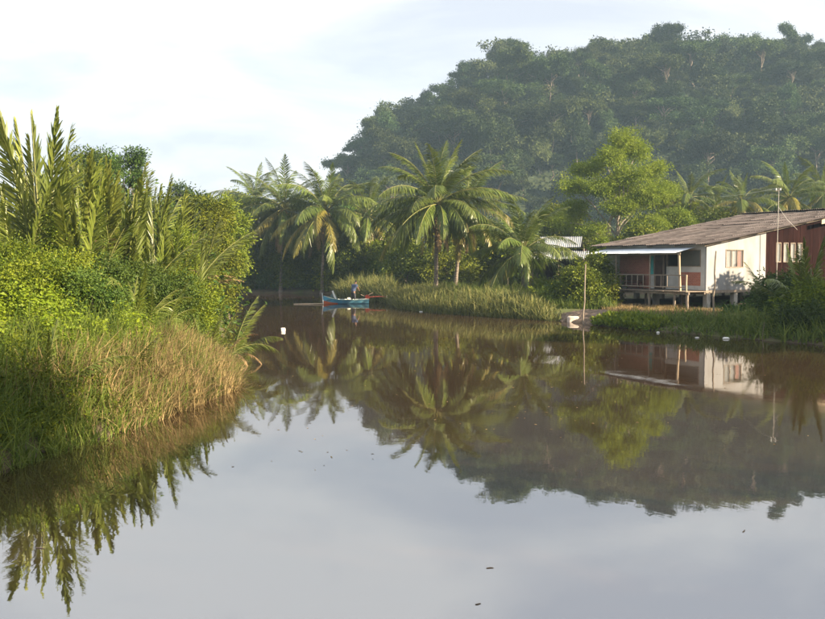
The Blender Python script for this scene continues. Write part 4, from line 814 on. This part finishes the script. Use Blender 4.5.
box('back_wall', (-2.3, 2.2), (4.36, 4.44), (0, 3.9), M['brown'], t); box('half_wall', (-2.2, 2.1), (-0.12, -0.04), (0.0, 1.0), M['brown'], t)
box('side_wall', (2.0, 2.08), (0.4, 4.3), (0, 3.85), M['brown'], t)
# blue drum
p = P(524, 277, 63); t = thing('plastic_drum', 'blue plastic drum beside the trunk of the short palm', 'drum', (p[0] + 0.25, 62.6, g1(p[0], 62.6)))
g = G(); k = np.linspace(0, 1, 12); tube(g, np.stack([k * 0, k * 0, k * 1.15], 1), 0.36 + 0.03 * np.sin(k * math.pi) + 0.012 * np.cos(k * 25), 16); g.obj('barrel', surf('blue_plastic', (0.03, 0.14, 0.28), (0.05, 0.19, 0.36), 3, 0.45), t)
g = G(); tube(g, [(0, 0, 1.15), (0, 0, 1.19)], [0.33, 0.32], 16); g.obj('lid', surf('dark_blue_plastic', (0.02, 0.08, 0.18), (0.03, 0.11, 0.22), 3, 0.5), t)

# ------------------------------------------------------------------ poles in the water and on the bank
def stick(px, y0, y1, D, label, lean=0.0, r0=0.05, zb=-0.8):
    a = P(px, y1, D); x = a[0]; base = P(px + lean, y0, D); rr = np.random.default_rng(int(px)); k = np.linspace(0, 1, 7)[:, None]
    pts = np.array([base[0] - x, 0, zb]) * (1 - k) + np.array([0, 0, a[2]]) * k + rr.normal(size=(7, 3)) * np.array([0.025, 0.025, 0])
    g = G(); tube(g, pts, np.linspace(r0, r0 * 0.75, 7), 7); tag(put('wooden_pole', g.mesh('wooden_pole', M['wood']), None, (x, D, 0)), label, 'pole')
stick(586, 324, 264, 46.2, 'pale bare pole standing in the water by the muddy landing', -3, 0.042)
stick(716, 306, 251, 48.2, 'rough crooked pole standing in front of the white wall', -3, 0.055, 0.2)
stick(763, 360, 322, 33.5, 'thin stick poking out of the water before the right bank', 0, 0.012)

# ------------------------------------------------------------------ boat
bp_ = P(347, 303, 70.0)
boat = thing('wooden_boat', 'small blue wooden boat with orange painted bow moored beside the reeds', 'boat', (bp_[0], 70.0, 0), R(8)); BK = 0.88; boat.scale = (BK,) * 3
Mb = surf('blue_boat_paint', (0.07, 0.30, 0.50), (0.11, 0.40, 0.60), 3, 0.5, 0.2, c=(0.16, 0.36, 0.46)); Mo = surf('orange_boat_paint', (0.45, 0.09, 0.03), (0.55, 0.14, 0.05), 3, 0.5, 0.2); Mw = surf('white_boat_paint', (0.62, 0.66, 0.66), (0.74, 0.76, 0.76), 3, 0.5)
Mg = surf('faded_boat_paint', (0.30, 0.42, 0.38), (0.42, 0.52, 0.46), 3, 0.6)
ns = 15; xs = np.linspace(-2.05, 1.95, ns)
def hull_w(x): u = (x + 2.05) / 4.0; return 0.62 * np.clip(u / 0.38, 0, 1) ** 0.6 * (1 - 0.35 * np.clip((u - 0.6) / 0.4, 0, 1) ** 2) + 0.02
def sheer(x): return 0.36 + 0.34 * np.clip((-x - 0.4) / 1.65, 0, 1) ** 1.8 + 0.05 * np.clip((x - 1.0), 0, 1)
def hull_pt(x, q, inner=0.0):  # q 0 keel .. 1 gunwale
    k = -0.18 + 0.10 * np.clip((-x - 1.3) / 0.75, 0, 1); wq = (hull_w(x) - inner) * (0.30 + 0.70 * q ** 0.7) if q > 0 else 0.0
    return max(wq, 0.0), k + inner + (sheer(x) - k - inner) * q
def hull_band(qs, inner=0.0):
    g = G()
    for sgn in (-1, 1):
        V = []; 
        for x in xs:
            for q in qs: wq, z = hull_pt(x, q, inner); V.append((x - 0.12 * q * (1 if x < -1.9 else 0), sgn * wq, z))
        m = len(qs); f = [(i * m + j, i * m + j + 1, (i + 1) * m + j + 1, (i + 1) * m + j) for i in range(ns - 1) for j in range(m - 1)]
        g.add(V, f if sgn < 0 else [t_[::-1] for t_ in f], 0.5, 0, True)
    return g
hull_band([0.42, 0.6, 0.8, 1.0]).obj('hull', Mb, boat); 
gl = hull_band([0.0, 0.15, 0.42]); gl.obj('bottom', surf('dark_blue_boat_paint', (0.03, 0.13, 0.24), (0.05, 0.18, 0.30), 3, 0.5), boat)
xs_all = xs; xs = np.linspace(-2.056, -0.85, 8); ns = 8; o = hull_band([0.05, 0.2, 0.46], -0.006); o.obj('bow_paint', Mo, boat)['label'] = 'orange painted lower bow'; xs = xs_all; ns = 15
hull_band([0.0, 0.2, 0.5, 1.0], 0.045).obj('inner_hull', Mg, boat)
for sgn in (-1, 1): g = G(); tube(g, [(x, sgn * hull_pt(x, 1)[0], sheer(x)) for x in xs], 0.028, 5); g.obj('gunwale', Mw if sgn > 0 else Mg, boat)
g = G(); tube(g, [(-2.12, 0, -0.10), (-2.16, 0, 0.3), (-2.22, 0, 0.98)], [0.05, 0.05, 0.035], 6); g.obj('stem_post', Mw, boat)
g = G(); q0, q1 = hull_pt(1.95, 1), hull_pt(1.95, 0.42); g.add([(1.96, -q0[0], q0[1]), (1.96, q0[0], q0[1]), (1.96, q1[0], q1[1]), (1.96, 0, -0.15), (1.96, -q1[0], q1[1])], [(0, 1, 2, 3, 4)]); g.obj('transom', Mg, boat)
for x in (-0.9, 0.1, 1.2): wq = hull_pt(x, 0.75)[0] - 0.03; box('thwart', (x - 0.1, x + 0.1), (-wq, wq), (0.27, 0.30), M['wood'], boat)
box('floor_board', (-1.2, 1.7), (-0.22, 0.22), (-0.02, 0.01), M['wood'], boat)
bl = lambda x, y, z: tuple(Vector((bp_[0], 70.0, 0)) + Matrix.Rotation(R(8), 3, 'Z') @ Vector((x, y, z)) * BK)
# bow cargo: dark net heap and a white float board
g = G(); v, f = sheet(np.linspace(-0.55, 0.55, 14), np.linspace(-0.33, 0.33, 10), lambda X, Y: np.clip(0.62 * np.exp(-(X / 0.30) ** 2 - (Y / 0.24) ** 2) + 0.05 * bumpy(X, Y, 0.12), 0, 2)); g.add(v, f, 0.5, 0, True)
tag(put('net_heap', g.mesh('net_heap', surf('green_net', (0.05, 0.08, 0.08), (0.10, 0.15, 0.14), 25, 0.9, 1.0)), None, bl(-1.25, 0, 0.30), (0, 0, R(8))), 'dark green fishing net heaped in the bow of the blue boat', 'net')
g = G(); boxg(g, (-0.07, 0.07), (-0.02, 0.02), (0, 0.85)); tag(put('white_board', g.mesh('white_board', wh), None, bl(-0.98, -0.25, 0.26), (0, R(-20), R(8))), 'white board leaning in the bow of the blue boat', 'board')
g = G(); k = np.linspace(0, 1, 6); tube(g, np.stack([-0.12 + k * 0.24, k * 0, 0.10 + 0 * k], 1), 0.10 + 0.02 * np.sin(k * 3.14), 10); tag(put('jerrycan', g.mesh('jerrycan', surf('cream_plastic', (0.55, 0.52, 0.42), (0.64, 0.60, 0.5), 4, 0.5)), None, bl(0.15, -0.1, 0.31), (0, 0, R(20))), 'pale plastic can lying amidships in the blue boat', 'can')
# long tail motor
t = thing('longtail_motor', 'red long shafted outboard motor tilted over the stern of the blue boat', 'motor', bl(1.85, 0, 0.35), R(8)); t.scale = (BK,) * 3
Mr = surf('red_motor_paint', (0.22, 0.035, 0.018), (0.30, 0.06, 0.03), 4, 0.45)
g = G(); boxg(g, (-0.22, 0.18), (-0.14, 0.14), (0.10, 0.34)); boxg(g, (-0.15, 0.10), (-0.10, 0.10), (0.34, 0.42)); g.obj('engine', Mr, t)
g = G(); tube(g, [(0.15, 0, 0.22), (1.0, 0, 0.27), (1.75, 0, 0.25)], [0.055, 0.045, 0.035], 8); g.obj('shaft', Mr, t)
g = G(); tube(g, [(0, 0, 0), (0, 0, 0.12)], [0.035, 0.03], 7); g.obj('swivel', M['wood'], t)
g = G(); tube(g, [(-0.2, 0, 0.3), (-0.6, 0.05, 0.45)], 0.018, 6); tube(g, [(0.05, 0.05, 0.4), (0.5, 0.05, 0.62)], 0.022, 6); g.obj('handle', M['palewood'], t)
g = G()
for a in range(3):
    an = a * 2.094; c, s_ = math.cos(an), math.sin(an); V = [(1.74, 0.03 * c, 0.25 + 0.03 * s_), (1.70, 0.12 * c - 0.05 * s_, 0.25 + 0.12 * s_ + 0.05 * c), (1.76, 0.16 * c, 0.25 + 0.16 * s_), (1.80, 0.12 * c + 0.05 * s_, 0.25 + 0.12 * s_ - 0.05 * c)]; g.add(V, [(0, 1, 2, 3)]); g.add(np.array(V) + (0.012, 0, 0), [(3, 2, 1, 0)])
tube(g, [(1.70, 0, 0.25), (1.84, 0, 0.25)], [0.045, 0.03], 8); g.obj('propeller', wh, t)
g = G(); tube(g, [(-1.15, 0, 0.0), (0, 0, 0.012), (1.15, 0, 0.03)], [0.045, 0.05, 0.04], 7)
p = P(313, 306, 68.5); tag(put('bamboo_pole', g.mesh('bamboo_pole', M['palewood']), None, (p[0] - 0.35, 68.6, 0.02), (0, 0, R(2))), 'pale bamboo pole floating on the water ahead of the boat bow', 'pole')

# ------------------------------------------------------------------ the person in the boat
def skinned(name, pts, edges, rad, mat, parent, root=0, sub=2):
    me = bpy.data.meshes.new(name); me.from_pydata(pts, edges, []); me.update(); o = put(name, me, parent)
    o.modifiers.new('skin', 'SKIN'); 
    for i, rd in enumerate(rad): sv = me.skin_vertices[0].data[i]; sv.radius = (rd, rd) if np.isscalar(rd) else rd; sv.use_root = (i == root)
    m = o.modifiers.new('sub', 'SUBSURF'); m.levels = sub; m.render_levels = sub; o.modifiers['skin'].use_smooth_shade = True
    me.materials.append(mat); return o
pp = bl(0.55, 0.0, 0.02)
per = thing('person', 'person in blue grey shirt and dark trousers bending over the stern of the blue boat', 'person', pp, R(62)); per.scale = (1.06,) * 3
Msk = surf('skin', (0.20, 0.11, 0.07), (0.25, 0.14, 0.09), 6, 0.6); Msh = surf('shirt_cloth', (0.045, 0.065, 0.13), (0.07, 0.095, 0.17), 6, 0.9, 0.4); Mtr = surf('trouser_cloth', (0.03, 0.03, 0.04), (0.06, 0.06, 0.07), 6, 0.9, 0.4); Mhr = surf('hair', (0.012, 0.010, 0.009), (0.03, 0.025, 0.02), 20, 0.6)
# facing +x (towards the motor), torso pitched forward
bod = [(0, 0, 0.88), (0.05, 0, 1.02), (0.14, 0, 1.20), (0.23, 0, 1.34), (0.29, 0, 1.42), (0.36, 0, 1.50),            # 0-5 pelvis..neck, head base
       (0.42, 0, 1.57), (0.45, 0, 1.65),                                                                            # 6,7 head
       (0.22, 0.17, 1.33), (0.36, 0.22, 1.10), (0.55, 0.16, 0.95), (0.22, -0.17, 1.33), (0.34, -0.23, 1.09), (0.56, -0.17, 0.98),   # arms 8-13
       (0, 0.09, 0.84), (0.06, 0.11, 0.47), (-0.02, 0.12, 0.09), (0.11, 0.13, 0.03), (0, -0.09, 0.84), (0.08, -0.11, 0.47), (0.0, -0.12, 0.09), (0.13, -0.13, 0.03)]
be = [(0, 1), (1, 2), (2, 3), (3, 4), (4, 5), (5, 6), (6, 7), (3, 8), (8, 9), (9, 10), (3, 11), (11, 12), (12, 13), (0, 14), (14, 15), (15, 16), (16, 17), (0, 18), (18, 19), (19, 20), (20, 21)]
br = [0.13, 0.125, 0.14, 0.13, 0.06, 0.055, 0.085, 0.075, 0.07, 0.045, 0.030, 0.07, 0.045, 0.030, 0.095, 0.06, 0.04, 0.038, 0.095, 0.06, 0.04, 0.038]
skinned('body', bod, be, br, Msk, per)
skinned('shirt', [(-0.01, 0, 0.80), bod[1], bod[2], bod[3], (0.27, 0, 1.39), bod[8], (0.30, 0.20, 1.20), bod[11], (0.29, -0.21, 1.20)], [(0, 1), (1, 2), (2, 3), (3, 4), (3, 5), (5, 6), (3, 7), (7, 8)], [0.18, 0.175, 0.20, 0.19, 0.09, 0.11, 0.085, 0.11, 0.085], Msh, per)
skinned('trousers', [(0, 0, 0.93), bod[0], bod[14], bod[15], (-0.01, 0.12, 0.16), bod[18], bod[19], (0.01, -0.12, 0.16)], [(0, 1), (1, 2), (2, 3), (3, 4), (1, 5), (5, 6), (6, 7)], [0.14, 0.145, 0.11, 0.08, 0.065, 0.11, 0.08, 0.065], Mtr, per)
skinned('hair', [(0.36, 0, 1.56), (0.40, 0, 1.64), (0.45, 0, 1.71)], [(0, 1), (1, 2)], [0.07, 0.095, 0.065], Mhr, per)
for sy, hb in ((1, bod[10]), (-1, bod[13])):     # hands: palm, four curled fingers, thumb
    hb = np.array(hb); pts = [tuple(hb), tuple(hb + (0.07, -0.01 * sy, -0.03))]; ed = [(0, 1)]; rd = [0.026, 0.032]
    for k in range(4):
        b0 = hb + (0.085, (k - 1.5) * 0.02, -0.035); L = (0.036, 0.042, 0.040, 0.032)[k]; i = len(pts)
        pts += [tuple(b0), tuple(b0 + (L, 0, -0.01)), tuple(b0 + (L * 1.2, 0, -0.04))]; ed += [(1, i), (i, i + 1), (i + 1, i + 2)]; rd += [0.010, 0.009, 0.008]
    i = len(pts); b0 = hb + (0.03, -0.03 * sy, -0.02); pts += [tuple(b0), tuple(b0 + (0.035, -0.022 * sy, -0.015))]; ed += [(0, i), (i, i + 1)]; rd += [0.012, 0.009]
    skinned('hand', pts, ed, rd, Msk, per, 0, 1)

# ------------------------------------------------------------------ small things on the water and bank
foam = surf('foam_plastic', (0.66, 0.66, 0.64), (0.78, 0.78, 0.76), 5, 0.7)
def float_box(px, py, w_, h_, d_, label, name='foam_block', cat='litter', rz=0.3, mat=foam):
    D = CAM_Z / math.tan(math.atan((py - 309.5) / F) + TILT); x = P(px, py, D)[0]; g = G(); b = 0.12 * min(w_, h_)
    V = []
    for z, k in ((-0.3 * h_, 1), (0.55 * h_, 1), (0.7 * h_, 0.86)) if 'foam' in name else ((-0.3 * h_, 0.9), (0.2 * h_, 1), (0.6 * h_, 0.55)):
        for a in range(12): an = a / 12 * 6.283; c, s_ = math.cos(an), math.sin(an); e = 0.45 if 'foam' in name else 0.85; V.append((w_ / 2 * k * math.copysign(abs(c) ** e, c), d_ / 2 * k * math.copysign(abs(s_) ** e, s_), z))
    f = [(i * 12 + j, i * 12 + (j + 1) % 12, (i + 1) * 12 + (j + 1) % 12, (i + 1) * 12 + j) for i in range(2) for j in range(12)]; g.add(V, f); g.add(V[24:], [list(range(12))]); g.add(V[:12], [list(range(12))[::-1]])
    return tag(put(name, g.mesh(name, mat), None, (x, D, max(0.0, g1(x, D)) + 0.02), (0, 0, rz)), label, cat)
float_box(283, 331, 0.22, 0.18, 0.2, 'white foam float drifting alone in mid river')
float_box(573, 322, 0.62, 0.36, 0.4, 'cream foam box at the foot of the muddy landing', 'foam_box', 'box', 0.1, surf('cream_foam', (0.60, 0.50, 0.42), (0.70, 0.62, 0.54), 5, 0.8))
float_box(726, 339, 0.32, 0.10, 0.2, 'white plastic bag floating at the edge of the right bank grass', 'plastic_bag', 'bag')
float_box(697, 338, 0.2, 0.04, 0.12, 'small white scrap floating left of the plastic bag', 'plastic_scrap')
float_box(658, 333, 0.16, 0.08, 0.1, 'small pale bottle floating off the right bank grass', 'plastic_bottle')
float_box(139, 420, 0.06, 0.05, 0.05, 'tiny white scrap in the reeds of the left bank', 'plastic_scrap')
float_box(421, 312, 0.25, 0.06, 0.15, 'white scrap at the waterline of the reed bed', 'plastic_scrap')
float_box(535, 318, 0.25, 0.06, 0.15, 'pale scrap at the right end of the reed bed', 'plastic_scrap')
def twig(px, py, L, rz, label):
    D = CAM_Z / math.tan(math.atan((py - 309.5) / F) + TILT); x = P(px, py, D)[0]; rr = np.random.default_rng(int(px + py)); g = G(); k = np.linspace(-0.5, 0.5, 5)
    tube(g, np.stack([k * L, rr.normal(size=5) * L * 0.05, k * 0 + 0.004], 1), [0.003, 0.006, 0.006, 0.005, 0.002], 5); tube(g, [(0, 0, 0.004), (L * 0.15, L * 0.12, 0.006)], [0.004, 0.002], 4)
    tag(put('twig', g.mesh('twig', M['bark']), None, (x, D, 0), (0, 0, rz)), label, 'twig')
twig(490, 568, 0.08, 0.15, 'small dark twig floating in the open foreground water'); twig(478, 604, 0.06, 0.5, 'tiny twig floating near the bottom of the photo'); twig(744, 531, 0.10, 0.8, 'twig floating on the reflection right of the hill'); twig(40, 548, 0.14, -0.5, 'twig floating in the reflections of the left palms')

r = np.random.default_rng(44); n = 900; x = r.normal(size=n) * 5 + 2; y = r.uniform(13, 52, n); k = (river_d(x, y) < -0.4) & (bumpy(x, y, 3.0) > 0.0); x, y = x[k], y[k]; n = len(x); g = G()
leaves(g, np.stack([x, y, np.full(n, 0.004)], 1), np.stack([r.normal(size=n), r.normal(size=n), np.zeros(n)], 1), np.tile([0.0, 0, 1.0], (n, 1)), 0.03 + 0.07 * r.random(n) ** 2, 0.03, r.random(n), fold=0.08)
tag(g.obj('floating_debris', M['dryreed']), 'specks of leaf litter drifting on the river surface', 'leaf litter', kind='stuff')
# ------------------------------------------------------------------ haze
g = G(); boxg(g, (-520, 520), (-170, 580), (-2.6, 118)); hzo = g.obj('haze', None); hzo['kind'] = 'stuff'; hzo['label'] = 'thin morning haze hanging over the river and the hill'; hzo['category'] = 'haze'
m, n, l, o = newmat('haze'); pv = n.new('ShaderNodeVolumePrincipled'); pv.inputs['Color'].default_value = (0.54, 0.78, 1.0, 1); pv.inputs['Density'].default_value = 0.00045; pv.inputs['Anisotropy'].default_value = 0.0
l.new(pv.outputs[0], o.inputs['Volume']); hzo.data.materials.clear(); hzo.data.materials.append(m)
